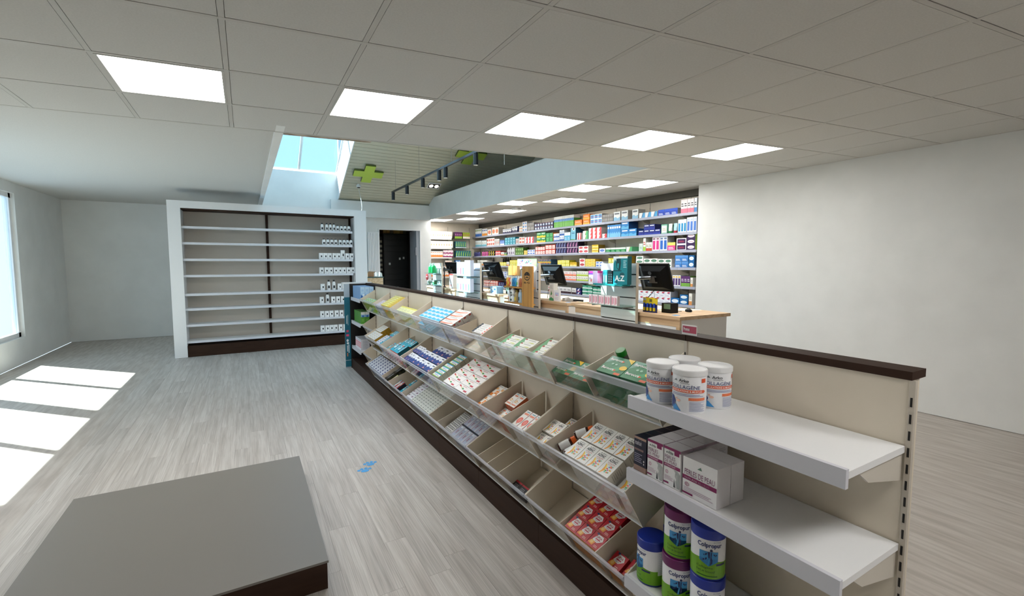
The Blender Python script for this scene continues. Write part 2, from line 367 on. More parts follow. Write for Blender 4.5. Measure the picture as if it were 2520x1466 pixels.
ob('ceiling_tile', MB().prism(P, lambda p: (p[0], p[1], CZ + .0008), lambda p: (p[0], p[1], CZ + .022), M_TILE).mesh('ceiling_tile'), ceiling)
for x in dc: ob('ceiling_bar', B((x - .012, EDGE(x) + .02, CZ), (x + .012, 11.05, CZ + .03), M_TEE).mesh('ceiling_bar'), ceiling)
for j in range(-1, 11):
    P = [(dc[0], dr(dc[0], j) - .01), (dc[-1], dr(dc[-1], j) - .01), (dc[-1], dr(dc[-1], j) + .01), (dc[0], dr(dc[0], j) + .01)]
    ob('ceiling_bar', MB().prism(P, lambda p: (p[0], p[1], CZ - .0006), lambda p: (p[0], p[1], CZ + .03), M_TEE).mesh('ceiling_bar'), ceiling)
struct('painted_shade_trim', B((5.40, 4.06, 2.262), (5.46, 11.05, 2.385), mat('5A564E', .8)))       # strip added above the wall unit, coloured dark for the shade there
# raised void: fascia, beam, sloping slatted ceiling, skylight
fas = MB().prism([(3.77, 3.6), (3.82, 3.58), (3.82, 10.4), (3.77, 10.4)], lambda p: (p[0], p[1], CZ - .004), lambda p: (p[0], p[1], 2.83), M_FASCIA)
struct('wall_fascia', fas)
struct('trim_2', B((1.6, 10.28, 2.33), (3.77, 10.4, 2.665), M_FASCIA))
RY, RZ0, RS, RIDGE = 10.4, 2.66, .46, 6.9
rz = lambda y: RZ0 + RS * (RY - y) if y >= RIDGE else RZ0 + RS * (RY - RIDGE) - .22 * (RIDGE - y)  # unseen near slope is kept shallow to let more sun through
slat_root = struct('ceiling_slatted', MB().prism([(10.42, rz(10.42) + .03), (RIDGE, rz(RIDGE) + .03), (3.2, rz(3.2) + .03), (3.2, rz(3.2) + .08), (RIDGE, rz(RIDGE) + .09), (10.42, rz(10.42) + .08)], lambda p: (1.77, p[0], p[1]), lambda p: (5.6, p[0], p[1]), mat('3A3832', .9)))
y = 10.4; SW = .088
sm = MB().prism([(0, .0), (-SW + .012, RS * (SW - .012)), (-SW + .012, RS * (SW - .012) + .02), (0, .02)], lambda p: (1.77, p[0], p[1]), lambda p: (5.58, p[0], p[1]), M_SLAT).mesh('slat')
while y > RIDGE + .1: ob('slat', sm, slat_root, (0, y, rz(y) + .008)); y -= SW
struct('wall_skylight_reveal', MB().prism([(10.4, rz(10.4)), (RIDGE, rz(RIDGE)), (3.3, rz(3.3)), (3.3, rz(3.3) + .6), (RIDGE, rz(RIDGE) + 1.1), (10.4, rz(10.4) + .56)], lambda p: (1.752, p[0], p[1] - .012), lambda p: (1.7695, p[0], p[1] - .012), M_WALL))
struct('wall_void_near', B((.24, 3.2, 2.43), (5.6, 3.26, 5.6), M_WALL)); struct('wall_void_right', B((5.55, 3.2, 2.7), (5.62, 10.5, 5.0), M_WALL))
gz = lambda y: rz(10.4) + .56 + (rz(RIDGE) + 1.1 - rz(10.4) - .56) * (10.4 - y) / (10.4 - RIDGE)
w4 = struct('window_3', MB().prism([(0, 0), (.02, 0), (.02, .05), (0, .05)], lambda p: (1.73 + p[0], 10.4, gz(10.4) + p[1]), lambda p: (1.72 + p[0], RIDGE, gz(RIDGE) + p[1]), M_WHITE))
ys = [10.4, 9.3, 8.1, RIDGE]
for a, b in zip(ys, ys[1:]):
    for xa, xb in ((.3, 1.0), (1.04, 1.74)):
        ob('pane', MB().prism([(xa, a), (xb, a), (xb, b + .05), (xa, b + .05)], lambda p: (p[0], p[1], gz(p[1]) + .02), lambda p: (p[0], p[1], gz(p[1]) + .028), M_SKYPANE).mesh('pane'), w4)
    ob('glazing_bar', B((.3, b, gz(b)), (1.76, b + .05, gz(b) + .05), M_WHITE).mesh('glazing_bar'), w4)
ob('glazing_bar', MB().prism([(0, 0), (.04, 0), (.04, .05), (0, .05)], lambda p: (1.0 + p[0], 10.4, gz(10.4) + p[1]), lambda p: (1.0 + p[0], RIDGE, gz(RIDGE) + p[1]), M_WHITE).mesh('glazing_bar'), w4)
w5 = struct('window_4', MB().prism([(0, 0), (.02, 0), (.02, .05), (0, .05)], lambda p: (1.73 + p[0], RIDGE, gz(RIDGE) + p[1]), lambda p: (1.72 + p[0], 3.3, rz(3.3) + .6 + p[1]), M_WHITE))  # unseen skylight on the near slope, added so sun reaches the counters
nz = lambda y: gz(RIDGE) + (rz(3.3) + .6 - gz(RIDGE)) * (RIDGE - y) / (RIDGE - 3.3)
for a, b in ((RIDGE, 5.7), (5.7, 4.5), (4.5, 3.3)):
    ob('pane', MB().prism([(.3, a), (1.74, a), (1.74, b + .05), (.3, b + .05)], lambda p: (p[0], p[1], nz(p[1]) + .02), lambda p: (p[0], p[1], nz(p[1]) + .028), M_SKYPANE).mesh('pane'), w5)
    ob('glazing_bar', B((.3, b, nz(b)), (1.76, b + .05, nz(b) + .05), M_WHITE).mesh('glazing_bar'), w5)
struct('wall_void_left', MB().prism([(3.3, 2.43), (3.9, 2.353), (10.4, 2.353), (10.4, gz(10.4)), (RIDGE, gz(RIDGE)), (3.3, nz(3.3))], lambda p: (.24, p[0], p[1]), lambda p: (.3, p[0], p[1]), M_WALL))
struct('trim_3', MB().prism([(.3, EDGE(.3) + .02), (.98, EDGE(.98) + .02), (.98, EDGE(.98) + .16), (.3, EDGE(.3) + .16)], lambda p: (p[0], p[1], 2.375), lambda p: (p[0], p[1], 2.43), noisy('stained_board', '8A7660', 'B9AA98', nscale=9, rough=.8)))
struct('trim_4', B((1.12, EDGE(1.3) + .17, 2.43), (1.66, EDGE(1.3) + .20, 2.45), M_WHITE))
# doorway to the back room
dr1 = struct('door_1', B((2.59, 10.375, 0), (2.612, 10.525, 2.083), M_WHITE).box((3.546, 10.375, 0), (3.566, 10.525, 2.083), M_WHITE).box((2.59, 10.375, 2.0835), (3.566, 10.525, 2.105), M_WHITE))
ob('jamb', B((3.47, 10.41, 0), (3.544, 10.9, 2.085), mat('A9ADB4', .6)).mesh('jamb'), dr1)
dark = noisy('back_room_painted_dimness', '3A302A', '41362F', nscale=3, rough=.8)  # dimness of the back room put into a dark wall colour
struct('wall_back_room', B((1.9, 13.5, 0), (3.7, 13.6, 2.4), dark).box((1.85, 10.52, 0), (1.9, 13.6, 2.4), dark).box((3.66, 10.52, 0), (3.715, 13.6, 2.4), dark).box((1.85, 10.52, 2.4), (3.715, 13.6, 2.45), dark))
# ================================================================ GONDOLA AND ITS TRAYS
KW, K0Y = .636, 4.889
ky = lambda k: K0Y - KW * k
GX = 1.332
G = thing('gondola_shelving', 'long beige gondola back with dark brown cap carrying the sloping trays', 'shelving', (1.36, 3.0, .13))
GP = thing('gondola_plinth', 'dark brown jointed plinth under the long gondola of trays', 'plinth', (1.26, 3.0, 0))
GE = thing('end_panel', 'grey gondola end panel with narrow teal poster', 'panel', (1.2, 6.04, 0))
for k in range(-1, 7):
    a, b = ky(k), ky(k + 1)
    wpart('back_panel', B((GX, b + .006, .128), (1.385, a - .006, 1.062), M_BEIGE), G)
    wpart('top_cap', B((GX - .004, b + .0015, 1.062), (1.405, a - .0015, 1.082), M_BROWN), G)
    wpart('plinth_panel', B((1.135, b + .001, 0), (1.385, a - .001, .126), M_BROWN), GP)
slot = mat('1B1814', .8)
for k in range(-1, 8):
    y = ky(k); mb = B((GX - .004, y - .0058, .126), (1.34, y + .0058, 1.0615), mat('BDB4A6', .4))
    z = .16
    while z < 1.03: mb.box((GX - .0052, y - .002, z), (GX - .0035, y + .002, z + .022), slot); z += .04
    wpart('upright', mb, G)
wpart('back_panel', B((GX, ky(-1) + .006, .128), (1.385, 6.03, 1.062), mat('15110F', .6)), G)
wpart('top_cap', B((GX - .004, ky(-1) + .0015, 1.062), (1.405, 6.03, 1.082), M_BROWN), G)
wpart('plinth_panel', B((1.135, ky(-1) + .001, 0), (1.385, 6.03, .126), M_BROWN), GP)
mb = B((1.128, 6.032, 0), (1.405, 6.05, 1.075), mat('14110F', .6)).box((1.062, 6.032, 0), (1.1278, 6.05, 1.075), mat('A9B4BC', .5))
wpart('board', mb, GE); wpart('end_cap', B((1.055, 6.031, 1.0752), (1.405, 6.15, 1.09), M_WHITE), GE)
pm = MB(); TEAL = mat('17657A', .4); pm.box((1.06, 6.027, .02), (1.128, 6.0315, .905), TEAL)
for P, c in art_polys([('r', .3, .62, .42, .74, 'D8E6EA'), ('r', .55, .6, .62, .75, 'C9DDE2'), ('r', .25, .50, .65, .53, 'D24A6A'), ('r', .2, .44, .7, .47, 'E4537A'), ('e', .42, .38, .2, .02, 'F0F4F4'), ('e', .46, .34, .22, .016, 'E8F0F0'),
                       ('r', .3, .22, .44, .31, 'E9EFF0'), ('r', .55, .2, .7, .32, 'DDE8EA'), ('r', .3, .15, .44, .2, 'E98A4A'), ('r', .0, .09, 1, .097, 'BFD3DA')], .068, .885):
    pm.face([(1.06 + x, 6.0265, .02 + y) for x, y in P], mat(c, .4))
ob('poster', pm.mesh('poster', Vector(GE.location)), GE)
# flat shelves at both ends of the gondola
def flat_shelf(y0, y1, z, xf, label, group=None):
    t = thing('flat_shelf', label, 'shelf', ((xf + GX) / 2, (y0 + y1) / 2, z), 0, group)
    wpart('board', B((xf, y0, z - .016), (GX - .005, y1, z), M_WHITE), t)
    wpart('front_edge', B((xf - .012, y0, z - .036), (xf - .0005, y1, z + .006), mat('CFCFD6', .35)), t)
    for yy in (y0 + .004, y1 - .012):
        wpart('bracket', MB().prism([(GX - .006, z - .0165), (xf + .05, z - .0165), (xf + .10, z - .05), (GX - .006, z - .085)], lambda p: (p[0], yy, p[1]), lambda p: (p[0], yy + .006, p[1]), mat('C9C2B6', .4)), t)
    return t
for i, z in enumerate((.905, .612, .29)):
    flat_shelf(ky(-1) + .006, 6.02, z, 1.152, ('white flat end shelf under blue and white boxes', 'white flat end shelf under green and white boxes', 'white flat end shelf under pink and white boxes')[i])
SHX = 1.062
for i, z in enumerate((.905, .665, .30)):
    flat_shelf(ky(7) + .006, ky(6) - .008, z, SHX, ('white flat shelf carrying white collagen tins', 'white flat shelf carrying skin pearl boxes', 'white flat shelf carrying blue and purple lidded tins')[i])
# trays
TO = {1: (1.223, .785), 2: (1.14, .447), 3: (1.144, .150), 4: (1.241, .477), 5: (1.241, .152)}
TSHAPE = {1: (-.075, .132, .235), 2: (-.085, .135, .28), 3: (-.084, .135, .28), 4: (-.075, .132, .235), 5: (-.075, .132, .235)}
_tc = {}
def cached(key, fn):
    if key not in _tc: _tc[key] = fn()
    return _tc[key]
def tray(tier, k, divs=(), label=''):
    ox, oz = TO[tier]; lx, lz, bt = TSHAPE[tier]; db = GX - ox - .0075; w = KW
    t = thing('display_tray', label, 'tray', (ox, ky(k + 1), oz), 0, None)
    sh = [(lx, lz), (0, -.012), (db, db * .559 - .02), (db, bt)]
    def side(y0, sc=1, cut=0):
        P = sh if not cut else [(lx * .96, lz * .93), (.0, .002), (db, db * .559), (db, bt - cut)]
        return MB().prism(P, lambda p: (p[0], y0, p[1]), lambda p: (p[0], y0 + .004, p[1]), M_BEIGE)
    for y0 in (.001, w - .005): ob('side_panel', cached((tier, 'side', y0), lambda: side(y0).mesh('side_panel')), t)
    ob('base', cached((tier, 'base'), lambda: MB().prism([(.001, -.005), (db, db * .559 - .005), (db, db * .559), (.001, 0)], lambda p: (p[0], .0055, p[1]), lambda p: (p[0], w - .0055, p[1]), M_BEIGE).mesh('base')), t)
    f = Vector((lx, lz)); d = f.normalized(); nrm = Vector((-d.y, d.x)); nrm = nrm if nrm.x < 0 else -nrm
    def strip(a, b, o0, o1, m, nm, y0=.0055):
        p0 = d * a; p1 = d * b
        P = [p0 + nrm * o0, p1 + nrm * o0, p1 + nrm * o1, p0 + nrm * o1]
        return MB().prism([(q.x, q.y) for q in P], lambda p: (p[0], y0, p[1]), lambda p: (p[0], w - y0, p[1]), m).mesh(nm)
    L = f.length
    ob('front_panel', cached((tier, 'front'), lambda: strip(-.008, L - .031, .001, .004, M_ACRYL, 'front_panel')), t)
    ob('price_rail', cached((tier, 'rail'), lambda: strip(L - .03, L + .003, -.001, .007, M_RAIL, 'price_rail', .002)), t)
    ob('bottom_lip', cached((tier, 'lip'), lambda: strip(-.015, -.0085, .0, .006, M_WHITE, 'bottom_lip', .002)), t)
    for dk in divs:
        yy = w * (1 - dk); ob('divider', cached((tier, 'div'), lambda: side(-.002, 1, .055).mesh('divider')), t, (0, yy, 0))
    return t
DIV = {(1, 3): (), (1, 4): (.37,), (1, 5): (.24, .74), (1, 6): (.44,), (2, 4): (), (2, 5): (.27, .64), (2, 6): (.23,), (3, 4): (.22,), (3, 5): (.2, .38, .58), (3, 6): (.40, .745), (3, 3): (), (1, 0): (), (2, 2): (.32,), (3, 2): (.3,)}
TL = {(1, 0): 'lime green boxes', (1, 1): 'yellow boxes', (1, 2): 'pale yellow boxes', (1, 3): 'sky blue boxes', (1, 4): 'orange and white boxes', (1, 5): 'white and green round-print boxes', (1, 6): 'green fizzy tablet boxes',
      (2, 0): 'navy and lime boxes', (2, 1): 'gold-dotted white boxes', (2, 2): 'turquoise boxes', (2, 3): 'navy peak-patterned boxes', (2, 4): 'swoosh-printed white boxes', (2, 5): 'orange and coral boxes', (2, 6): 'fruit-printed vitamin boxes',
      (3, 0): 'three yellow boxes', (3, 1): 'navy-squared white boxes', (3, 2): 'black sachets and red boxes', (3, 3): 'ring-printed small boxes', (3, 4): 'grey-blue boxes and pens', (3, 5): 'a green tube and black boxes', (3, 6): 'red vitamin boxes'}
for tier in (1, 2, 3):
    for k in range(-1, 6):
        c = k + 1; tt = tier if (tier == 1 or k >= 0) else tier + 2
        tray(tt, k, DIV.get((tier, c), ()), 'clear-fronted sloping display tray holding ' + TL[(tier, c)])
# ---------------------------------------------------------------- designs for the trays
def fruit(x, y, s):
    cs = ('E5533C', '4FA7D8', '57A64E', 'F0B429', 'C65A9A', 'EE7F4B', '7FC4A8'); rr = random.Random(3)
    return [('e', x + s * (.06 + .5 * rr.random()), y + s * (.04 + .42 * rr.random()), s * rr.uniform(.05, .10), s * rr.uniform(.03, .055), cs[i % 7]) for i in range(14)]
AZ = [('p', [(.16, .57), (.32, .50), (.42, .36), (.40, .22), (.26, .06), (.15, .02), (.24, .18), (.24, .38)], 'F0A019'), ('p', [(.18, .57), (.32, .50), (.40, .36), (.36, .30), (.27, .46)], 'F8E445')] + fruit(.34, .14, .84) + [
    ('t', 'Arko', .42, .86, .78, .94, '5A5E60'), ('p', [(.26, .87), (.34, .93), (.37, .87)], '6E7A74'), ('t', 'AZINC', .14, .70, .80, .83, '1C1B1B', 1), ('t', 'VITALITÉ', .20, .60, .78, .67, 'C23038'), ('l', .28, .54, .72, .58, 2, 'C9A7A4')]
des('azinc', 'F1EFE9', 'DDD8CE', AZ, [('l', .2, .2, .8, .8, 6, 'B9B3A8')], desc='white vitamin box with yellow crescent print')
des('lime', 'D3DE55', 'B7C844', [('r', .1, .45, .9, .9, '8FC3DA'), ('r', .1, .1, .5, .3, 'F2F4E0'), ('l', .2, .55, .8, .8, 2, '4F8FB8')], desc='lime green ampoule box with a blue panel')
des('pinkline', 'F2ECEF', 'DED6DA', [('r', .08, .3, .92, .5, 'E79AA8'), ('l', .1, .6, .8, .9, 2, '9AA0B8')], desc='small white box with a pink stripe')
des('yellow', 'F1DD4C', 'EEC80F', [('r', .03, .25, .6, .8, 'F6EFA8'), ('l', .08, .35, .5, .7, 2, 'B9A53A'), ('r', .8, .1, .97, .9, 'E3B400')], desc='long yellow tablet box with a white label')
des('paley', 'F0EFB4', 'DAD88E', [('r', .0, .72, 1, 1, 'E6DE62'), ('l', .15, .2, .85, .6, 3, 'C6C48C')], desc='pale yellow box with a darker yellow top')
des('skyblue', 'E6EEF5', 'C6D4DE', [('r', .06, .10, .96, .62, '3FB0E2'), ('r', .06, .62, .5, .86, '8AA8DC'), ('l', .55, .68, .95, .9, 2, '9FC3DA')], desc='sky blue and white medicine box')
des('orangew', 'F1ECE4', 'B9B4B0', [('p', [(0, .05), (.45, .05), (.9, .45), (.9, .62), (.4, .3), (0, .3)], 'EE7A55'), ('l', .15, .66, .8, .92, 2, '8E9098')], [('r', .1, .3, .35, .7, 'B2382E')], desc='white box with an orange swash and dark end flap')
des('reddot', 'F3F1EC', 'DAD6CE', [('p', [(0, 0), (.12, 0), (.17, .55), (.12, 1), (0, 1)], '2A2A30'), ('e', .83, .45, .08, .3, 'E4583E'), ('l', .24, .4, .66, .72, 1, '3A3A40')], desc='long white box with black end and red dot')
des('greenw', 'F2F2EA', 'C9D2C2', [('p', [(.0, 0), (.3, 0), (.18, .5), (.25, 1), (0, 1)], '72B07C'), ('e', .24, .72, .08, .12, 'B23A34'), ('l', .4, .6, .9, .8, 2, '8A9088'), ('p', [(.5, .15), (.8, .3), (.95, .2), (.8, .08)], 'D8DC7A')], desc='white box with green curved edge and red seal', front='CFDCC8')
des('bero', '1F7F4C', '1A5F3A', [('p', [(0, .5), (.5, 1), (0, 1)], '6FA58E'), ('p', [(.3, .2), (.95, .65), (.7, .15)], '36A060'), ('t', 'Berocca', .08, .74, .60, .88, 'F4F6F2', 1), ('p', [(.60, .72), (.70, .78), (.60, .84)], 'E8622C'), ('t', 'Berocca', .08, .20, .60, .34, 'F4F6F2', 1), ('p', [(.60, .18), (.70, .24), (.60, .30)], 'E8622C'), ('p', [(.72, 1), (1, 1), (1, .74)], 'F2CB2B'), ('e', .86, .45, .14, .13, 'F2CB2B'), ('e', .35, .55, .05, .05, '9CCBB0'), ('e', .50, .55, .05, .05, '9CCBB0'), ('r', .72, .02, .96, .14, 'E8662F')],
    [('r', .25, .35, .75, .7, 'C8D2C8')], desc='green fizzy vitamin tablet box with yellow burst')
des('gold', 'F0EEE8', 'A98528', [('e', .3, .6, .14, .2, 'E0B24A'), ('l', .5, .4, .9, .8, 2, 'A9B6CC')], desc='small white box with gold dot and gold sides')
des('brownp', 'B9964E', '8A6A2E', [('l', .2, .3, .8, .7, 2, 'E8DCC0')], desc='brown carton lying behind gold-dotted boxes')
des('bluedot', 'E7EAF2', 'C3C8D6', [('r', .55, .35, .85, .8, '343F74'), ('l', .1, .2, .45, .8, 2, '9AA6C4')], desc='white box with a navy square and grey lines')
TQ = [('r', .12, .62, .3, .95, 'E9F4F6'), ('r', .1, .34, .42, .56, 'D8EEF4'), ('r', .5, .2, .75, .9, '0F5E78'), ('l', .55, .3, .72, .8, 4, '9AD4E4'), ('r', .8, .15, .92, .9, 'BFE4EE')]
des('turqpink', '27A9C6', '0C4850', TQ, front='E773AF', desc='turquoise box with a pink lower edge')
des('turqred', '27A9C6', '0C4850', TQ + [('e', .3, .8, .16, .07, 'D9482F')], front='E8604C', desc='turquoise box with red dot and coral edge')
des('navyzig', 'E9ECF3', 'CFCFD4', [('p', [(0, 0), (1, 0), (1, .38), (.78, .58), (.5, .42), (.25, .6), (0, .4)], '2C3E86'), ('p', [(.6, .08), (.72, .3), (.84, .08)], 'F0A088'), ('r', .5, .72, .86, .86, '5E646E'), ('l', .1, .64, .4, .82, 2, 'B4BACB')], [('l', .2, .1, .4, .9, 8, '8E8E98')], desc='white and navy box with peak pattern and pink drop', front='1E2C66')
des('wbg', 'F3F1E8', 'D6CFBE', [('p', [(0, .75), (1, .75), (1, 1), (0, 1)], '4FB4D8'), ('p', [(0, 0), (1, 0), (1, .16), (0, .16)], '8CBF3C'), ('r', .22, .3, .7, .62, 'B9BEDC'), ('r', .75, .25, .9, .4, '2C3A6A')], desc='cream box with cyan band and green band')
des('swoosh', 'F3F0ED', 'C4BDB6', [('p', [(.06, .74), (.10, .90), (.16, .80), (.26, .70), (.22, .60), (.12, .64)], 'D13A3A'), ('p', [(.26, .66), (.36, .52), (.34, .46), (.24, .58)], 'E8C04A'), ('p', [(.36, .54), (.44, .62), (.54, .44), (.46, .34), (.40, .40)], '4F9A52'), ('r', .58, .16, .80, .38, 'C8404A'), ('l', .3, .78, .62, .92, 2, 'CB6A70'), ('r', .86, .06, .97, .14, '8A8E92')], desc='flat white box with red and green swoosh')
des('orblock', 'F2EEE8', 'DE7E28', [('r', 0, .0, .5, .22, 'E2842A'), ('r', .48, .2, 1, .5, 'E2842A'), ('t', '500', .56, .28, .94, .42, 'F6E2CC'), ('e', .25, .66, .2, .1, 'E8A04A'), ('e', .25, .66, .12, .06, 'F6E7CE'), ('r', .52, .56, .9, .62, 'C9B8A8'), ('r', .1, .84, .9, .94, 'C9CBD0')], desc='white box with orange blocks and a ring')
des('orring', 'F2EEE8', 'B5552C', [('e', .3, .42, .2, .11, 'E09A3E'), ('e', .3, .42, .12, .065, 'F4E2C4'), ('r', .2, .72, .8, .84, 'E58A6E'), ('r', .2, .88, .7, .94, '7FB4C0'), ('r', .1, .1, .9, .2, 'E89478'), ('l', .55, .3, .9, .5, 2, 'D4C6BC')], desc='white box with orange ring and rust brown side')
des('coral', 'F3F0EC', 'D8D0CA', [('e', .48, .40, .38, .17, 'E86A5E'), ('e', .48, .40, .26, .11, 'F08A7C'), ('e', .5, .22, .1, .05, 'E88A7C'), ('r', .12, .74, .86, .84, 'F0967E'), ('r', .2, .88, .8, .93, '7FB4C0'), ('r', .94, 0, 1, 1, '9E1F35')], desc='white box with coral disc and dark red edge')
des('navysq', 'E6E9F1', 'B9BFCE', [('r', .35, .3, .8, .8, '333E7C'), ('r', .05, .05, .95, .12, 'B7BED2')], desc='small white box with a navy square top')
des('purpledot', 'EDEFF5', 'C9CCD8', [('p', [(.05, .5), (.3, .75), (.4, .5), (.2, .35)], '6A2A55'), ('r', .0, .02, 1, .08, 'A9ADC4'), ('l', .45, .55, .9, .8, 2, 'C2C6D6')], desc='white box with a plum swash and grey base line')
des('ring', 'ECEFE9', 'C4C9BE', [('e', .35, .5, .24, .28, '3A4A44'), ('e', .35, .5, .12, .14, 'DDE4DC'), ('r', .68, .3, .9, .75, 'AEB6AE')], desc='tiny white box with a dark green ring')
des('blackbag', '16161A', '0E0E10', [('p', [(.1, .1), (.3, .5), (.2, .9), (.4, .95), (.5, .4)], 'C9CDD2'), ('p', [(.6, .2), (.8, .8), (.9, .5)], '70767C')], desc='black sachet box with silver highlights', rough=.15)  # pale shapes paint the highlights on black plastic
des('yelwhite', 'EFE9A0', 'A89A2E', [('r', .1, .2, .5, .8, 'F4F2D8'), ('r', .6, .1, .95, .5, '3A3420')], desc='pale yellow box with black corner')
des('redblue', 'C23A34', '2A2230', [('r', 0, .0, .55, 1, '7FB6D0'), ('r', .1, .15, .45, .8, 'EFEDE8'), ('e', .75, .6, .12, .18, 'F2E4E0')], desc='red and light blue box with white label')
des('nocid', 'EFEFED', 'B9B9B6', [('t', 'NOCIDERM', .08, .55, .92, .9, '1C1C1E', 1), ('r', .05, .08, .95, .3, '7E8288')], desc='long white box with black capital lettering')
des('redfig', 'AEB8CE', '8E94A4', [('r', .0, .0, .08, 1, 'E7EAF0'), ('r', .92, 0, 1, 1, 'E7EAF0'), ('r', .16, 0, .2, 1, 'B0384A'), ('p', [(.42, .62), (.55, .5), (.7, .62), (.6, .44), (.62, .25), (.52, .25), (.5, .44)], '9E2430'), ('r', .3, .8, .8, .95, 'DCE2EC')], desc='grey-blue box with a small red figure')
des('upsa', 'C01226', '9A0F1C', [('p', [(.02, .18), (.2, .5), (.5, .42), (.42, .12)], 'EE9A34'), ('e', .26, .32, .12, .12, 'F6C878'), ('p', [(.18, .48), (.34, .92), (.76, .92), (.90, .66), (.62, .40), (.34, .42)], 'F3EFEC'), ('t', 'UPSA', .32, .68, .76, .82, 'B4122A', 1), ('r', .34, .56, .72, .64, 'C9475A'), ('t', '1000 MG', .38, .46, .64, .52, 'B4122A'), ('e', .28, .93, .1, .06, '1F2F66'), ('l', .56, .12, .86, .28, 2, 'F0C4B8')],
    [('l', .3, .2, .7, .5, 2, 'D46A72'), ('r', .0, .0, 1, .12, 'E8E2DC')], desc='red effervescent vitamin box with white badge', front='D98A3A')
des('navylime', '1E2A5C', '16204A', [('r', .5, .1, .95, .9, '8CBF48'), ('l', .1, .3, .4, .7, 2, 'C9D6E8')], desc='small navy box with a lime half')
des('smallyel', 'EBCB3A', 'C9A41C', [('r', .2, .3, .8, .7, 'F4E9A0')], desc='small yellow box')
des('blueleaf', 'A9CDEF', '7EA4CF', [('r', 0, .55, 1, 1, 'B4D2EE'), ('p', [(.05, .02), (.1, .42), (.6, .2), (.95, .05)], '1F62B8'), ('p', [(.45, .45), (.9, .42), (.7, .2)], 'EFF4FA'), ('l', .2, .65, .8, .85, 3, '84AEDC')], [('p', [(.1, 0), (.9, 0), (.5, .5)], '24509A'), ('r', .1, .55, .3, .9, 'DCD69A')], desc='tall light blue box with a dark blue wave')
des('greensky', '5FA43C', '4E8B33', [('r', 0, .78, 1, 1, 'EEF2F0'), ('r', 0, .58, 1, .78, '8FBCE6'), ('e', .5, .64, .28, .09, '3C6FC0'), ('l', .2, .2, .8, .45, 3, '8CC86A')], [('r', 0, .78, 1, 1, 'E4E8E6'), ('r', 0, .55, 1, .78, '8FBCE6')], desc='tall green box with sky blue and white top')
des('pinktall', 'EDEBEF', 'CFCFD6', [('r', .1, .2, .9, .75, 'E88C98'), ('l', .2, .3, .8, .65, 3, 'F6E2E4'), ('r', .1, .82, .9, .92, 'C9CCD6')], [('l', .2, .1, .8, .95, 12, 'A9ABB6')], desc='tall white box with a pink panel')
des('blackred', '17171A', '101012', [('r', .0, .82, 1, 1, 'B3242F'), ('l', .2, .4, .8, .7, 2, '8A8A90')], desc='small black box with a red band')
des('whitebox', 'F1F0EC', 'C9C7C2', [('l', .2, .3, .8, .7, 3, 'B5B8BE')], desc='plain white carton')
# ---------------------------------------------------------------- filling the trays
def fill(tier, k0, k1, s0, s1, n0, n1, cols, rows, layers, dk, where, skip=(), jit=.0, only=None, name='medicine_box'):
    ox, oz = TO[tier]; w = (k1 - k0) * KW / cols; l = (s1 - s0) / rows; d = (n1 - n0) / layers
    lab = DES[dk][5] + ' ' + where
    for L in range(layers):
        for r in range(rows):
            for c in range(cols):
                if (c, r, L) in skip or (c, r, None) in skip: continue
                if L < layers - 1 and r > 0 and c < cols - 1 and not (r == rows - 1 and rows > 1 and 0): continue      # buried inside the stack
                s = s0 + (r + .5) * l; n = n0 + (L + .5) * d; k = k0 + (c + .5) * (k1 - k0) / cols
                if ox + (s + l / 2) * ES.x - (n - d / 2) * math.sin(TH) > GX - .008: continue
                p = Vector((ox, 0, oz)) + ES * (s + random.uniform(-jit, jit)) + EN * (n + .0006 * (L + 1)); p.y = ky(k) + random.uniform(-jit, jit) * .5
                put(dk, w - .0022, l - .0018, d - .0008, p, R_TRAY, lab, lab, name)
T1 = 'in a top tray'; T2 = 'in a middle tray'; T3 = 'in a bottom tray'
fill(1, -.955, -.3, .008, .083, .0, .12, 4, 3, 2, 'lime', T1)
fill(1, .03, .36, .008, .103, 0, .125, 3, 5, 2, 'pinkline', T1)
fill(1, .45, .965, .008, .208, 0, .15, 1, 8, 6, 'yellow', T1)
fill(1, 1.12, 1.94, .03, .10, .0, .12, 6, 1, 4, 'paley', T1)
fill(1, 2.05, 2.30, .004, .06, 0, .07, 1, 1, 2, 'skyblue', T1)
fill(1, 2.32, 2.985, .004, .184, 0, .16, 5, 5, 4, 'skyblue', T1, jit=.0006)
fill(1, 3.02, 3.34, .004, .174, 0, .16, 1, 4, 4, 'orangew', T1, jit=.0006)
fill(1, 3.66, 3.93, .04, .13, 0, .125, 1, 5, 4, 'reddot', T1)
fill(1, 4.03, 4.17, .03, .10, 0, .08, 1, 2, 2, 'greenw', 'standing alone left of the tray divider')
fill(1, 4.27, 4.71, .004, .110, 0, .12, 2, 3, 3, 'greenw', T1, jit=.001)
fill(1, 4.77, 4.97, .004, .145, 0, .12, 1, 3, 3, 'greenw', T1)
fill(1, 5.02, 5.42, .004, .108, 0, .066, 2, 1, 2, 'bero', 'low in a top tray', skip=())
fill(1, 5.47, 5.575, .012, .100, 0, .10, 1, 1, 2, 'bero', 'beside the tray divider')
fill(1, 5.58, 5.975, .006, .104, 0, .155, 2, 1, 4, 'bero', 'in the brimming top tray', jit=.001)
fill(4, -.80, -.42, .03, .10, 0, .035, 4, 3, 1, 'navylime', T2)
fill(2, .02, .52, .006, .106, 0, .145, 4, 4, 1, 'gold', T2)
fill(2, .02, .36, .11, .21, 0, .150, 3, 4, 1, 'gold', T2)
fill(2, .42, .55, .17, .21, 0, .10, 1, 1, 1, 'brownp', T2)
fill(2, .56, .78, .008, .133, 0, .128, 2, 5, 1, 'bluedot', T2)
fill(2, .80, .975, .008, .118, 0, .135, 2, 1, 4, 'turqpink', T2)
fill(2, .80, .975, .125, .205, 0, .15, 2, 1, 4, 'turqpink', T2)
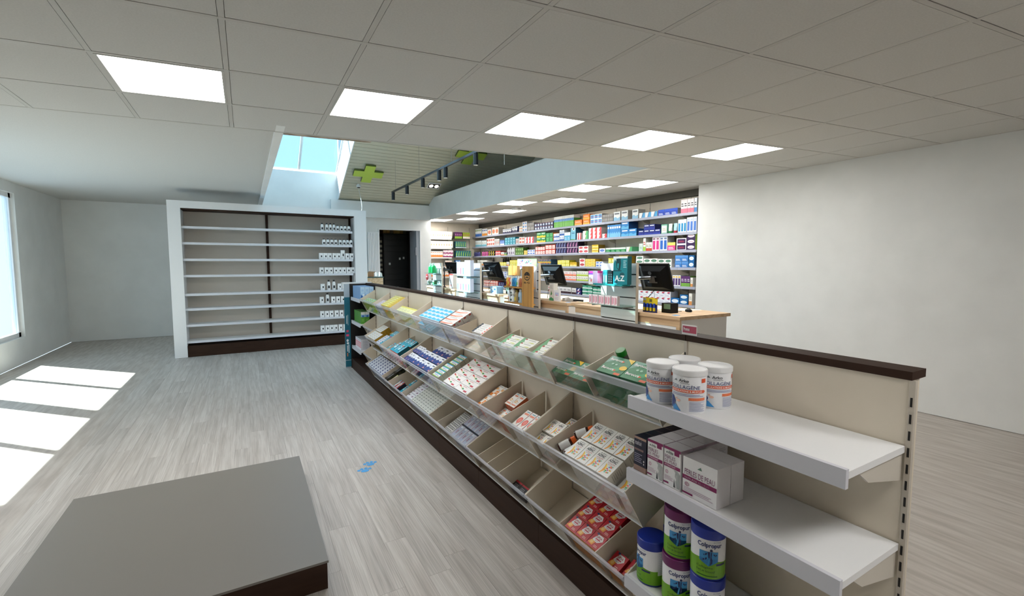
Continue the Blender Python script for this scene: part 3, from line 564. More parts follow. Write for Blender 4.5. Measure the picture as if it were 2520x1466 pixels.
fill(2, 1.03, 1.29, .008, .113, 0, .10, 3, 1, 3, 'turqred', 'standing low beside the tray divider')
fill(2, 1.35, 1.72, .012, .122, 0, .135, 2, 1, 4, 'turqred', T2)
fill(2, 1.34, 1.72, .13, .21, 0, .12, 3, 1, 3, 'turqred', T2)
fill(2, 1.74, 1.975, .008, .12, 0, .04, 2, 1, 1, 'turqpink', 'lying low under the tray rim')
fill(2, 2.02, 2.26, .006, .092, 0, .135, 3, 1, 2, 'navyzig', 'standing in a narrow column')
fill(2, 2.02, 2.26, .097, .175, 0, .145, 3, 1, 2, 'navyzig', 'standing in a narrow column')
fill(2, 2.27, 2.965, .006, .082, 0, .145, 4, 1, 3, 'navyzig', T2)
fill(2, 2.27, 2.965, .088, .164, 0, .145, 4, 1, 3, 'navyzig', T2)
fill(2, 2.45, 2.965, .170, .25, .06, .14, 3, 1, 2, 'navyzig', T2)
fill(2, 3.02, 3.20, .012, .147, 0, .135, 1, 4, 2, 'wbg', T2)
fill(2, 3.04, 3.22, .152, .255, .06, .135, 1, 3, 2, 'wbg', T2)
fill(2, 3.21, 3.37, .012, .15, 0, .085, 1, 4, 2, 'wbg', 'in the lower column of its tray')
fill(2, 3.385, 3.965, .006, .156, 0, .142, 2, 3, 5, 'swoosh', T2)
fill(2, 3.385, 3.965, .158, .268, .07, .142, 2, 2, 3, 'swoosh', T2)
fill(2, 4.04, 4.22, .02, .20, 0, .088, 2, 2, 2, 'orblock', T2)
fill(2, 4.30, 4.44, .03, .105, 0, .05, 2, 1, 1, 'orring', 'in front')
fill(2, 4.45, 4.60, .012, .075, 0, .085, 2, 1, 2, 'orring', 'in front')
fill(2, 4.34, 4.50, .106, .20, 0, .09, 2, 1, 1, 'orring', 'at the back')
fill(2, 4.68, 4.91, .01, .13, 0, .10, 3, 1, 2, 'coral', T2)
fill(2, 5.02, 5.18, .01, .062, 0, .10, 2, 1, 2, 'azinc', 'left of the bottles')
fill(2, 5.02, 5.18, .066, .146, 0, .11, 2, 1, 2, 'azinc', 'left of the bottles')
fill(2, 5.09, 5.17, .160, .205, 0, .085, 1, 1, 1, 'azinc', 'alone behind the others')
fill(2, 5.44, 5.835, .004, .094, 0, .15, 4, 1, 3, 'azinc', 'right of the bottles')
fill(2, 5.44, 5.835, .098, .198, 0, .15, 4, 1, 3, 'azinc', 'right of the bottles')
fill(2, 5.865, 5.97, .006, .094, 0, .112, 1, 1, 2, 'azinc', 'by the tray end')
fill(5, -.86, -.66, .03, .10, 0, .04, 2, 3, 1, 'smallyel', 'lying in a bottom tier tray')
fill(3, .03, .965, .004, .164, 0, .148, 7, 6, 1, 'navysq', T3)
fill(3, 1.02, 1.14, .004, .19, 0, .13, 2, 2, 1, 'blackbag', T3)
fill(3, 1.15, 1.27, .012, .11, 0, .11, 1, 2, 2, 'yelwhite', T3)
fill(3, 1.15, 1.28, .115, .20, 0, .09, 1, 2, 2, 'yelwhite', 'at the back of its tray beside black sachets')
fill(3, 1.315, 1.49, .012, .10, 0, .085, 2, 1, 2, 'redblue', T3)
fill(3, 1.52, 1.77, .02, .10, 0, .06, 2, 1, 1, 'turqred', T3)
fill(3, 1.52, 1.77, .11, .19, 0, .06, 2, 1, 1, 'turqred', T3)
fill(3, 2.03, 2.26, .008, .198, 0, .118, 2, 4, 1, 'purpledot', T3)
fill(3, 2.28, 2.965, .006, .182, 0, .135, 9, 8, 1, 'ring', T3)
fill(3, 3.25, 3.42, .02, .19, 0, .085, 1, 6, 3, 'nocid', T3)
fill(3, 3.44, 3.96, .012, .102, 0, .09, 6, 1, 1, 'redfig', T3)
fill(3, 3.44, 3.96, .112, .200, 0, .09, 6, 1, 1, 'redfig', T3)
fill(3, 5.66, 5.73, .15, .19, 0, .02, 1, 1, 1, 'whitebox', 'beneath red vitamin boxes') if False else None
fill(3, 5.42, 5.73, .006, .198, 0, .132, 3, 3, 2, 'upsa', T3)
fill(3, 5.765, 5.865, .006, .075, 0, .085, 1, 1, 2, 'upsa', 'at the tray end')
fill(3, 5.87, 5.97, .02, .09, 0, .075, 1, 1, 2, 'upsa', 'at the tray end')
fill(3, 4.60, 4.79, .008, .06, 0, .05, 2, 1, 1, 'blackred', T3)
# boxes on the flat end shelves at the far end
def shelf_row(y0, y1, z, x, n, w_x, h, dk, where):
    lab = DES[dk][5] + ' ' + where; st = (y1 - y0) / n
    for i in range(n): put(dk, st - .002, h, w_x, (x + w_x / 2, y1 - st * (i + .5), z + .0008 + h / 2), R_WALL, lab, lab)
def end_rows(x0, x1, nx, y0, ny, dy, z, h, dk, where):
    lab = DES[dk][5] + ' ' + where; w = (x1 - x0) / nx
    for i in range(nx):
        for j in range(ny): put(dk, w - .002, h, dy - .002, (x0 + w * (i + .5), y0 + dy * (j + .5), z + .0008 + h / 2), R_FAR, lab, lab)
end_rows(1.160, 1.315, 3, 5.545, 8, .055, .905, .148, 'blueleaf', 'on the gondola end shelf')
end_rows(1.165, 1.265, 2, 5.575, 7, .055, .612, .142, 'greensky', 'on the gondola end shelf')
shelf_row(5.60, 5.92, .29, 1.165, 5, .10, .13, 'pinktall', 'on the gondola end shelf')
# bottles, tubes and pens lying in trays
def tray_pt(tier, k, s, n): p = Vector((TO[tier][0], 0, TO[tier][1])) + ES * s + EN * n; p.y = ky(k); return p
def lying(name, prof, mats, tier, k, s, n, ang, label, cat, capname, capprof, capmat, group=None):
    p = tray_pt(tier, k, s, n); R = Matrix(((0, ES.x, EN.x), (-1, 0, 0), (0, ES.z, EN.z)))
    ax = (R @ Vector((math.cos(ang), math.sin(ang), 0))) if ang is not None else EN; t = thing(name, label, cat, p, 0, group); t.rotation_euler = ax.to_track_quat('Z', 'X').to_euler()
    lpart('body', MB().lathe(prof, mats[0], n=18, mats=mats), t, True); lpart(capname, MB().lathe(capprof, capmat, n=18), t, True)
AMB = mat('3A1A12', .2); LBL = mat('E4E4E2', .4); q = .74
for k, s, n, a, lab in ((5.285, .072, .098, 1.16, 'brown bottle with orange cap leaning on the tray rim'), (5.385, .060, .104, 1.2, 'brown bottle with orange cap touching the big vitamin stack'), (5.345, .150, .112, .95, 'brown bottle with orange cap topmost, deepest in its compartment'),
                        (5.285, .072, .050, 1.3, 'half hidden brown bottle at the bottom of its compartment'), (5.385, .060, .050, 1.3, 'half hidden brown bottle under a leaning bottle'), (5.345, .150, .050, 1.3, 'half hidden brown bottle at the back of its compartment')):
    lying('pill_bottle', [(x * q, y * q) for x, y in [(.02, -.052), (.0225, -.05), (.0226, -.042), (.0226, .02), (.0225, .028), (.017, .034), (.017, .04)]], [AMB, AMB, LBL, AMB, AMB, AMB, AMB], 2, k, s, n, a, lab, 'bottle', 'cap', [(x * q, y * q) for x, y in [(.019, .034), (.021, .036), (.021, .060), (.018, .062)]], mat('E8671C', .4))
for n_, lab in ((.052, 'dark green and white stick lying uppermost in its tray compartment'), (.018, 'dark green and white stick hidden under another stick')):
    lying('cream_tube', [(.014, -.05), (.016, -.048), (.016, -.01), (.016, .04), (.012, .045)], [mat('17482F', .4), mat('17482F', .4), mat('17482F', .4), mat('DDD9D0', .4), mat('DDD9D0', .4)], 3, 4.085, .068, n_, 1.35, lab, 'tube', 'cap', [(.0165, .02), (.0165, .052), (.015, .053)], mat('E2DED6', .4))
for k, s, n_, lab in ((3.10, .06, .058, 'slim pen with dark cap, uppermost at the tray rim'), (3.11, .165, .058, 'slim pen with dark cap, uppermost at the tray back'), (3.10, .06, .0335, 'slim pen with dark cap, second at the tray rim'), (3.11, .165, .0335, 'slim pen with dark cap, second at the tray back'), (3.10, .06, .0115, 'slim pen with dark cap, undermost at the tray rim')):
    lying('skin_pen', [(.006, -.052), (.009, -.05), (.009, .0), (.009, .042)], [mat('D6DAE4', .3), mat('D6DAE4', .3), mat('2A2E3A', .3), mat('2A2E3A', .3)], 3, k, s, n_, 1.5, lab, 'pen', 'cap', [(.0105, .0), (.0105, .045), (.009, .047)], mat('23262E', .3))
lying('pill_bottle', [(.018, -.06), (.0195, -.057), (.0195, .035), (.017, .04)], [mat('3E4238', .1)] * 4, 1, 5.62, .128, .108, None, 'dark bottle with bright green cap standing behind green boxes', 'bottle', 'cap', [(.0205, .041), (.0205, .062), (.019, .0635)], mat('14761E', .4))
# ================================================================ TINS AND BOXES ON THE NEAR END SHELVES
_CM = {}
def can_meshes(key, R, H, body, bands, art, lid, lidc, n=40):
    """body of revolution with wrapped print; art in metres: x along circumference (0 = label centre), y up"""
    if key in _CM: return _CM[key]
    mb = MB(); prof = [(R * .97, 0), (R, .003)]; ms = [mat(bands[0][1], .35), mat(bands[0][1], .35)]
    for (z, c), nx in zip(bands, bands[1:] + [(H - .004, None)]): prof.append((R, nx[0])); ms.append(mat(c, .35))
    prof.append((R * .96, H)); ms[2:] = ms[2:]
    mats = [mat(bands[0][1], .35)] + [mat(bands[0][1], .35)] + [mat(c, .35) for z, c in bands[1:]] + [mat(bands[-1][1], .35)] * 3
    mb.lathe(prof, mat(body, .35), n=n, mats=mats[:len(prof)])
    for i, (P, c) in enumerate(art):
        for q in subdiv(P, R * .16):
            mb.face([((R + .0004 + .00002 * min(i, 30)) * math.cos(x / R), (R + .0004 + .00002 * min(i, 30)) * math.sin(x / R), y) for x, y in q], mat(c, .38))
    l = MB(); l.lathe(lid, mat(lidc, .35), n=n)
    _CM[key] = (mb.mesh('tin_body', None, True), l.mesh('lid', None, True)); return _CM[key]
def metres(art, w, h, x0, y0): return [([(x + x0, y + y0) for x, y in P], c) for P, c in art_polys(art, w, h)]
def tin(key, args, loc, ang, label, group=None):
    t = thing('tin', label, 'tin', loc, ang, group); a, b = can_meshes(key, *args); ob('body', a, t); ob('lid', b, t); return t
COLL = metres([('t', 'Arko', .26, .86, .52, .95, '4A4C50', 1), ('p', [(.10, .88), (.18, .94), (.22, .88)], '6A7276'), ('t', 'PHARMA', .30, .81, .54, .845, '5A5C60'), ('r', .84, .86, .98, .98, 'D8552E'), ('t', 'COLLAGÈNE', .02, .67, .80, .80, '34427A'), ('p', [(0, .56), (.92, .56), (.97, .605), (.92, .65), (0, .65)], 'D8552E'), ('t', 'ARTICULATIONS & MUSCLES', .03, .575, .86, .63, 'F6E6DE', 1), ('l', .04, .46, .9, .54, 2, '8A90B4'),
               ('r', .52, .34, .96, .42, 'E07850'), ('l', .54, .02, .96, .32, 9, 'A4A9C4'), ('p', [(0, .44), (.10, .40), (.18, .26), (.14, .12), (0, .02)], '2A3F7E'), ('p', [(.05, .12), (.18, .18), (.34, 0), (.1, 0)], '3D93D2'), ('e', .26, .3, .06, .04, 'EFC3AE'), ('e', .2, .36, .03, .02, 'E8A58C')], .112, .098, -.056, .006)
CARGS = (.047, .122, 'E9E9EA', [(0, 'E4E4E6')], COLL, [(.0485, .108), (.0492, .1095), (.0492, .1225), (.047, .1245), (.0445, .1245), (.0435, .1232), (.0, .1232)], 'E6E6E6')
for x, y, a, lab in ((1.116, .985, 208, 'white collagen tin at the shelf corner, next to green boxes'), (1.112, .880, 214, 'white collagen tin with whole orange band, foremost on the shelf'), (1.218, .985, 250, 'white collagen tin behind the corner tin'), (1.215, .872, 240, 'white collagen tin behind the foremost tin')):
    tin('coll', CARGS, (x, y, .9055), math.radians(a), lab)
def colp(c1, c2, flip):
    A = [('t', 'Colpropur', .06, .80, .94, .98, '22306E', 1), ('t', 'ACTIVE', .62, .985, .9, 1.03, '9AA0B0')]
    A += [('p', [(.14, .72), (.80, .72), (.80, .42), (.47, .28), (.14, .42)], '3D93CE'), ('p', [(.14, .5), (.80, .5), (.80, .42), (.47, .28), (.14, .42)], '2A74B4'), ('e', .55, .76, .045, .04, '20285A'), ('p', [(.42, .72), (.58, .70), (.56, .54), (.46, .54)], '20285A'), ('p', [(.44, .70), (.28, .62), (.30, .58), (.46, .64)], '20285A'), ('p', [(.57, .70), (.70, .58), (.76, .62), (.74, .65), (.6, .66)], '20285A'),
          ('p', [(.46, .56), (.56, .56), (.62, .42), (.52, .30), (.48, .32), (.54, .43), (.48, .50)], '20285A'), ('p', [(.47, .56), (.36, .46), (.20, .40), (.20, .44), (.34, .52)], '20285A')]
    A += [('t', 'Collagène', .04, .18, .62, .26, '1E3A1E'), ('t', 'fort et bioactif', .04, .08, .70, .15, '1E4A1E'), ('r', .74, .30, 1.12, .36, '20285A'), ('l', .06, -.04, .8, .03, 1, '2F6A1C')]
    art = metres(A, .075, .096, -.0375, .016)
    art = [([(-.151 + .0, .006), (.151, .006), (.151, .052), (.05, .052), (-.02, .064), (-.09, .052), (-.151, .052)], '6FA81E')] + art
    art += metres([('r', 0, .1, 1, 1, 'E3E3E6'), ('l', .08, .15, .92, .95, 12, 'A9ABB8')], .045, .09, .07, .03)
    return (.046, .145, 'ECECEE', [(0, c1), (.012, 'ECECEE')], art, [(.0468, .118), (.0475, .1195), (.0475, .1455), (.0455, .1475), (.0, .1475)], c2)
CB = colp('1A2C86', '16309A', 0); CP = colp('6E1B5E', '6A1A5A', 1)
for key, ar, x, y, z, a, lab in (('colb', CB, 1.118, 1.012, .3005, 160, 'short white and green tin with blue lid, back label showing'), ('colp', CP, 1.120, .908, .3005, 226, 'purple lidded white and green tin, lower of its stack'), ('colp', CP, 1.124, .908, .4482, 214, 'purple lidded white and green tin, upper of its stack'),
                             ('colb', CB, 1.122, .806, .3005, 224, 'blue lidded white and green tin, lower of the front stack'), ('colb', CB, 1.122, .808, .4482, 222, 'blue lidded white and green tin, upper of the front stack'),
                             ('colb', CB, 1.228, 1.000, .3005, 216, 'blue lidded white and green tin, lower of the rear stack'), ('colb', CB, 1.228, 1.000, .4482, 214, 'blue lidded white and green tin, upper of the rear stack'), ('colp', CP, 1.232, .895, .3005, 214, 'purple lidded white and green tin, lower of the rear stack'), ('colp', CP, 1.232, .895, .4482, 214, 'purple lidded white and green tin, upper of the rear stack')):
    tin(key, ar, (x, y, z), math.radians(a), lab)
PER = [('r', 0, .93, 1, 1, '842058'), ('r', .62, .84, .92, .93, '842058'), ('t', 'Arko', .26, .83, .56, .905, '4C5A54', 1), ('p', [(.12, .84), (.2, .89), (.24, .84)], '6A7670'), ('t', 'PERLES', .06, .70, .70, .79, '7A3A62'), ('t', 'DE PEAU', .06, .60, .78, .68, '7A3A62'), ('r', 0, .49, 1, .575, '842058'), ('t', 'HYDRATANT', .06, .51, .72, .555, 'F4E6EE', 1), ('e', .20, .36, .09, .05, 'C49AAA'), ('e', .20, .36, .06, .033, 'F0EEEE'), ('l', .06, .16, .6, .28, 4, 'C2AAB8'), ('r', 0, .06, .32, .1, '842058'),
       ('p', [(.62, .48), (.72, .42), (.70, .32), (.78, .26), (.74, .20), (.82, .04), (.98, .04), (.98, .40), (.86, .46)], 'A9ACAA'), ('p', [(.74, .36), (.86, .38), (.84, .2), (.78, .22)], 'D2D2CE'), ('p', [(.66, .26), (.7, .1), (.74, .04), (.62, .04)], '3A3E40')]
des('perles', 'EDEBEA', 'E2DEE0', PER, [('r', 0, .93, 1, 1, 'B9A4B2'), ('l', .2, .1, .8, .8, 14, 'C6C2C6')], desc='white skin pearl capsule box with plum bands')
des('perleswide', 'ECEAEA', 'E2DEE0', [('t', 'PERLES DE PEAU', .06, .56, .94, .70, '7A3A62'), ('p', [(.44, .80), (.54, .88), (.58, .80)], '5A7A6A'), ('r', 0, .42, 1, .53, '842058'), ('t', 'ANTI-ÂGE GLOBAL', .05, .445, .8, .50, 'F4E6EE', 1), ('e', .14, .30, .07, .06, 'C49AAA'), ('e', .14, .30, .045, .04, 'ECEAEA'), ('l', .04, .12, .9, .24, 3, 'C2AAB8'), ('r', 0, .04, .32, .09, '842058')], desc='wide white skin pearl box with plum band')
des('navyrose', '1B1830', '17142A', [('r', 0, 0, 1, .16, '9A7C70'), ('r', 0, .93, 1, 1, 'A88A7C'), ('t', 'manhaé', .1, .76, .62, .9, 'D8D4DC'), ('r', .06, .6, .8, .66, '7E6462'), ('l', .06, .26, .7, .54, 5, '8E8AA0'), ('e', .84, .34, .05, .03, 'D8D4D8'), ('e', .84, .26, .04, .025, 'D8D4D8')], [('r', 0, 0, 1, .16, '9A7C70'), ('l', .15, .25, .85, .85, 6, '37324E')], desc='navy and rose-beige supplement box')
_p = product('perles', .058, .118, .052)
SZ = .6655
def stand(dk, y0, y1, x0, d, h, rows, where, name='medicine_box', z=SZ):
    for r in range(rows):
        lab = DES[dk][5] + ' ' + (where if isinstance(where, str) else where[min(r, len(where) - 1)])
        put(dk, (y1 - y0) - .0015, h, d - .0015, (x0 + d * (r + .5), (y0 + y1) / 2, z + .0006 + h / 2), R_WALL, lab, lab, name)
stand('navyrose', 1.003, 1.056, 1.072, .046, .112, 4, ('in front of its row beside the tray', 'queued behind the front one'))
stand('perles', .938, 1.000, 1.074, .055, .120, 4, ('in the front row of the shelf', 'queued behind the front row'))
stand('perles', .874, .936, 1.076, .055, .120, 4, ('in the front row of the shelf', 'queued behind the front row'))
stand('perleswide', .755, .868, 1.078, .06, .112, 2, ('in the front row', 'queued behind the front one'))
# sign clipped to the cap
sg = MB(); sg.box((1.336, 1.035, 1.0825), (1.339, 1.096, 1.118), mat('F0EEEC', .4)); sg.box((1.3345, 1.0355, 1.090), (1.336, 1.0915, 1.114), mat('B03A56', .4))
for P, c in art_polys([('t', 'Promos', .08, .3, .52, .8, 'F4EEF0', 1)], .056, .024): sg.face([(1.3338, 1.0915 - x, 1.090 + y) for x, y in P], mat(c, .4))
single('price_sign', sg, 'small red and white promotion sign on the gondola cap', 'sign', origin=(1.3375, 1.065, 1.0825))

# ================================================================ FAR LEFT WALL UNIT WITH COSMETICS
U = thing('wall_unit', 'tall white shelf unit of white cosmetics against the far wall', 'shelving', (.6, 8.05, 0))
ZS = (1.85, 1.625, 1.395, 1.165, .90, .69, .46, .225)
wpart('stile', B((1.575, 7.86, 0), (1.765, 8.30, 2.20), M_WHITE), U); wpart('header', B((-.75, 7.86, 2.10), (1.5745, 8.30, 2.20), M_WHITE), U)
wpart('stile', B((-.9, 7.86, 0), (-.7505, 8.30, 2.20), M_WHITE), U)
wpart('back_panel', B((-.75, 8.22, .16), (1.5745, 8.26, 2.0995), mat('CFC7BC', .6)), U)
wpart('upright', B((1.545, 8.17, .16), (1.574, 8.2195, 2.0995), M_BROWN), U); wpart('upright', B((.30, 8.19, .16), (.335, 8.2195, 2.0995), M_BROWN), U)
wpart('plinth_panel', B((-.75, 7.88, 0), (1.5745, 8.22, .16), M_BROWN), U); wpart('trim', B((-.75, 7.90, 2.085), (1.5745, 8.2195, 2.0995), M_BROWN), U)
for z in ZS:
    sh = wpart('shelf', B((-.75, 7.90, z - .022), (1.5445, 8.169, z), M_WHITE), U)
    wpart('shelf_edge', B((-.75, 7.885, z - .03), (1.5445, 7.8995, z + .003), mat('D4D6DC', .4)), U)
des('cosm', 'F0F0EE', 'C9C9CC', [('r', .45, .35, .75, .62, '17171B'), ('l', .1, .12, .6, .26, 2, 'B9BABF')], desc='white cosmetics carton with black square')
def bottle(name, x, y, z, h, r, label, group, body='EDEDEB', capc='16161A', cap=.14, sq=True, cat='bottle', mid=None, yaw=0):
    t = thing(name, label, cat, (x, y, z), yaw, group); nb = h * (1 - cap)
    key = (h, r, body, capc, mid, sq)
    if key not in _CM:
        mb = MB(); mb.lathe([(r * .92, 0), (r, .003), (r, nb * .72), (r * .8, nb * .9), (r * .45, nb)], mat(body, .3), n=14, mats=[mat(body, .3)] * 2 + [mat(mid or body, .3)] * 0 + [mat(body, .3)] * 3)
        if sq:
            for q in subdiv([(-r * .5, nb * .2), (r * .5, nb * .2), (r * .5, nb * .52), (-r * .5, nb * .52)], r * .3): mb.face([((r + .0006) * math.cos(a / r - math.pi / 2), (r + .0006) * math.sin(a / r - math.pi / 2), b) for a, b in q], mat(mid or '17171B', .4))
        c = MB().lathe([(r * .5, nb * .985), (r * .52, nb * .99), (r * .52, h - .001), (r * .48, h)], mat(capc, .35), n=14)
        _CM[key] = (mb.mesh('bottle_body', None, True), c.mesh('cap', None, True))
    a, b = _CM[key]; ob('body', a, t); ob('cap', b, t); return t
def urow(zi, items):
    z = ZS[zi] + .0008
    for kind, x in items:
        L = 'on the %s shelf of the white unit' % ('top', 'second', 'third', 'fourth', 'fifth', 'sixth', 'seventh', 'lowest')[zi]
        if kind == 'B': bottle('pump_bottle', x, 7.95, z, .16, .028, 'tall white bottle with black cap ' + L, 'tall white bottles ' + L)
        if kind == 'b': bottle('serum_bottle', x, 7.94, z, .125, .024, 'white bottle with black cap and label ' + L, 'white bottles ' + L)
        if kind == 'j': bottle('cosmetic_jar', x, 7.94, z, .10, .027, 'squat white jar with black label ' + L, 'white jars ' + L, cap=.1)
        if kind in 'cC':
            h = .10 if kind == 'c' else .15; lab = ('white cosmetics carton with black square ' if kind == 'c' else 'taller white cosmetics carton with black square ') + L
            put('cosm', .062, h, .05, (x, 7.945, z + h / 2), R_FAR, lab, lab, 'cosmetics_carton')
urow(0, [('b', 1.09), ('b', 1.16), ('b', 1.215), ('b', 1.27), ('j', 1.325), ('j', 1.385), ('j', 1.44), ('j', 1.50)])
urow(1, [('j', 1.11), ('j', 1.17), ('j', 1.23), ('j', 1.29), ('j', 1.36), ('j', 1.42), ('j', 1.475), ('j', 1.53)])
urow(2, [('c', 1.06), ('c', 1.125), ('c', 1.19), ('c', 1.262), ('c', 1.326), ('C', 1.392), ('c', 1.462), ('c', 1.53)])
urow(3, [('c', 1.06), ('c', 1.135), ('c', 1.20), ('c', 1.275), ('c', 1.34), ('c', 1.405), ('c', 1.475), ('c', 1.54)])
urow(4, [('c', 1.07), ('B', 1.165), ('B', 1.245), ('c', 1.33), ('c', 1.40), ('c', 1.49)])
urow(5, [('c', 1.05), ('B', 1.14), ('c', 1.225), ('c', 1.30), ('c', 1.375), ('c', 1.45)])
urow(6, [('c', 1.05), ('c', 1.12), ('c', 1.19), ('c', 1.27), ('c', 1.345), ('c', 1.42)])
urow(7, [('c', 1.05), ('c', 1.12), ('c', 1.185), ('c', 1.25), ('c', 1.325), ('c', 1.40)])

# ================================================================ FAR END: RADIATOR, CABINET, BACK ROOM
R = thing('radiator', 'white vertical panel radiator beside the dark doorway', 'radiator', (2.47, 10.36, 0))
for i in range(7): wpart('fin', B((2.352 + i * .034, 10.34, .95), (2.381 + i * .034, 10.375, 2.0), M_WHITE), R)
wpart('header_pipe', B((2.348, 10.35, 2.0005), (2.587, 10.37, 2.02), M_WHITE), R); wpart('header_pipe', B((2.348, 10.35, .93), (2.587, 10.37, .9495), M_WHITE), R); wpart('wall_bracket', B((2.40, 10.375, 1.2), (2.54, 10.3995, 1.24), M_WHITE), R)
Cb = thing('low_cabinet', 'light oak cabinet beside the doorway under papers and carton', 'cabinet', (2.08, 8.75, 0))
wpart('body', B((1.93, 8.6, 0), (2.215, 8.95, 1.065), M_OAK), Cb); wpart('edge_strip', B((2.2155, 8.602, 0), (2.224, 8.95, 1.065), mat('2A2522', .6)), Cb); wpart('top', B((1.92, 8.585, 1.0655), (2.23, 8.96, 1.082), mat('24423C', .5)), Cb)
m = MB(); m.box((1.945, 8.64, 1.0825), (2.06, 8.76, 1.155), noisy('cardboard', '9A7556', 'A5805F', nscale=20, rough=.8)); m.face([(1.945, 8.64, 1.155), (2.06, 8.64, 1.155), (2.09, 8.60, 1.178), (1.955, 8.605, 1.185)], mat('AD8864', .8))
single('open_carton', m, 'open brown cardboard carton on the oak cabinet', 'carton', origin=(2.0, 8.7, 1.0825))
for i, (x, lab) in enumerate(((2.10, 'leaning white document holder next to brown carton'), (2.165, 'leaning white document holder on the cabinet edge'))):
    single('document_holder', MB().prism([(0, 0), (.05, 0), (.03, .075), (.0, .085)], lambda p: (x + p[0], 8.63, 1.0825 + p[1]), lambda p: (x + p[0], 8.70, 1.0825 + p[1]), mat('E9E9E6', .4)), lab, 'holder', origin=(x, 8.66, 1.0825))
K = thing('drawer_cabinet', 'black medicine drawer cabinet inside the dark back room', 'cabinet', (3.18, 11.9, 0)); dk = mat('15110E', .5)
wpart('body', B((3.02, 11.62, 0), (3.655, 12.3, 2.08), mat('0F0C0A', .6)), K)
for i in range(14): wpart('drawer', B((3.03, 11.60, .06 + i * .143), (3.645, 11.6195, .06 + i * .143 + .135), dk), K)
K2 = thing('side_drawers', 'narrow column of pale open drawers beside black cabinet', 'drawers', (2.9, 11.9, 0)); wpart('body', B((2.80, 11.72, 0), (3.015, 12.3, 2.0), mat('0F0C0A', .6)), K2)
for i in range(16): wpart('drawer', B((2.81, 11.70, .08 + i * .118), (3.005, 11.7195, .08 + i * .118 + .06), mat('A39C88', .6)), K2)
for i in range(7):
    single('archive_box', B((3.04 + i * .086, 11.7, 2.081), (3.12 + i * .086, 12.0, 2.23), mat(('C9A45A', 'B98F48', '7A684E', 'C29A50')[i % 4], .7)), 'upright archive box standing on the black drawer cabinet', 'box', 'archive boxes on the drawer cabinet', (3.08 + i * .086, 11.85, 2.081))
for i, (x, z, c) in enumerate(((3.40, 1.42, 'E4E2DC'), (3.50, 1.44, 'E4E2DC'), (3.14, 1.29, 'D8D6D0'))):
    wpart('drawer_note', B((x, 11.5975, z), (x + .045, 11.5995, z + .055), mat(c, .5)), K)
single('wall_phone', B((3.445, 10.40, 1.52), (3.469, 10.46, 1.70), mat('8E9299', .5)).box((3.438, 10.41, 1.58), (3.4452, 10.45, 1.64), mat('6A6E75', .5)), 'grey intercom box on the doorway jamb', 'intercom', origin=(3.46, 10.43, 1.6))
single('trestle', B((2.84, 11.0, 0), (2.865, 11.03, .74), M_STEEL).box((3.18, 11.0, 0), (3.205, 11.03, .74), M_STEEL).box((2.84, 11.0, .7405), (3.205, 11.03, .765), M_STEEL), 'small metal trestle frame standing in the back room doorway', 'trestle', origin=(3.0, 11.015, 0))
# ================================================================ HIGH UP: CROSSES, TRACK LIGHT, SPOTS
GREEN = mat('C2DA58', .5)
def cross(x, y, sx, sy, lab):
    z = rz(y); mb = MB(); a = .34
    P = [(-a * .5, -.5), (a * .5, -.5), (a * .5, -a * .5), (.5, -a * .5), (.5, a * .5), (a * .5, a * .5), (a * .5, .5), (-a * .5, .5), (-a * .5, a * .5), (-.5, a * .5), (-.5, -a * .5), (-a * .5, -a * .5)]
    n = Vector((0, -RS, -1)).normalized(); f = lambda p, o: (p[0] * sx, p[1] * sy + n.y * o, -p[1] * sy * RS + n.z * o)
    mb.prism(P, lambda p: f(p, .05), lambda p: f(p, .012), mat('5E6B2C', .6)); mb.face([f(p, .0505) for p in P[::-1]], GREEN)
    o = ob('pharmacy_cross', mb.mesh('pharmacy_cross'), None, (x, y, z)); tag(o, lab, 'sign')
cross(2.17, 9.40, .56, .50, 'lime green pharmacy cross on slatted ceiling near the skylight'); cross(4.0, 8.52, .62, .54, 'lime green pharmacy cross on slatted ceiling behind the track light')
TK = thing('track_light', 'black ceiling track with cylinder spotlights hung under slatted ceiling', 'track light', (2.6, 7.3, 2.74))
wpart('rail', B((2.585, 5.30, 2.735), (2.615, 9.25, 2.765), mat('15181C', .4)), TK)
for y in (9.18, 8.28, 7.42, 6.68, 6.42, 5.40):
    sp = ob('spotlight', MB().lathe([(.030, 0), (.032, .002), (.032, .148), (.028, .15)], mat('121419', .35), n=18).mesh('spotlight', None, True), TK, (0, y - 7.3, 2.585 - 2.74 - .0))
    ob('lamp_face', MB().lathe([(.026, -.003), (.028, -.0005)], mat('F2F2EE', .3), n=18).mesh('lamp_face'), sp); ob('mount', B((-.012, -.03, .1505), (.012, .03, .165), mat('15181C', .4)).mesh('mount'), sp, (0, 0, -.0))
for y in (9.0, 7.6, 6.2): wpart('wire', MB().tube([(2.6, y, 2.765), (2.6, y, rz(y) + .01)], .0018, mat('8A8C8E', .4), 6), TK)
q = at_y(883, 452, 9.77)
cm = thing('security_camera', 'small dome camera with dangling white cable below green cross', 'camera', (2.06, 9.76, 2.93)); wpart('housing', MB().lathe([(.03, 0), (.045, .01), (.045, .04), (.02, .07)], M_WHITE, (2.06, 9.76, 2.87)), cm, True); wpart('lens', MB().lathe([(.0, -.012), (.022, -.008), (.034, .004)], mat('0A0A0C', .2), (2.06, 9.76, 2.868)), cm, True)
_A, _M, _E = Vector((2.05, 9.76, 2.872)), Vector((2.02, 9.1, 2.30)), Vector((1.72, 8.12, 2.206))
wpart('cable', MB().tube([(1 - u) ** 2 * _A + 2 * u * (1 - u) * _M + u * u * _E for u in [i / 14 for i in range(15)]], .004, M_WHITE, 6), cm)
sp2 = thing('twin_spot', 'recessed white twin spotlight in slatted ceiling above the fascia', 'spotlight', (3.62, 9.62, rz(9.62)))
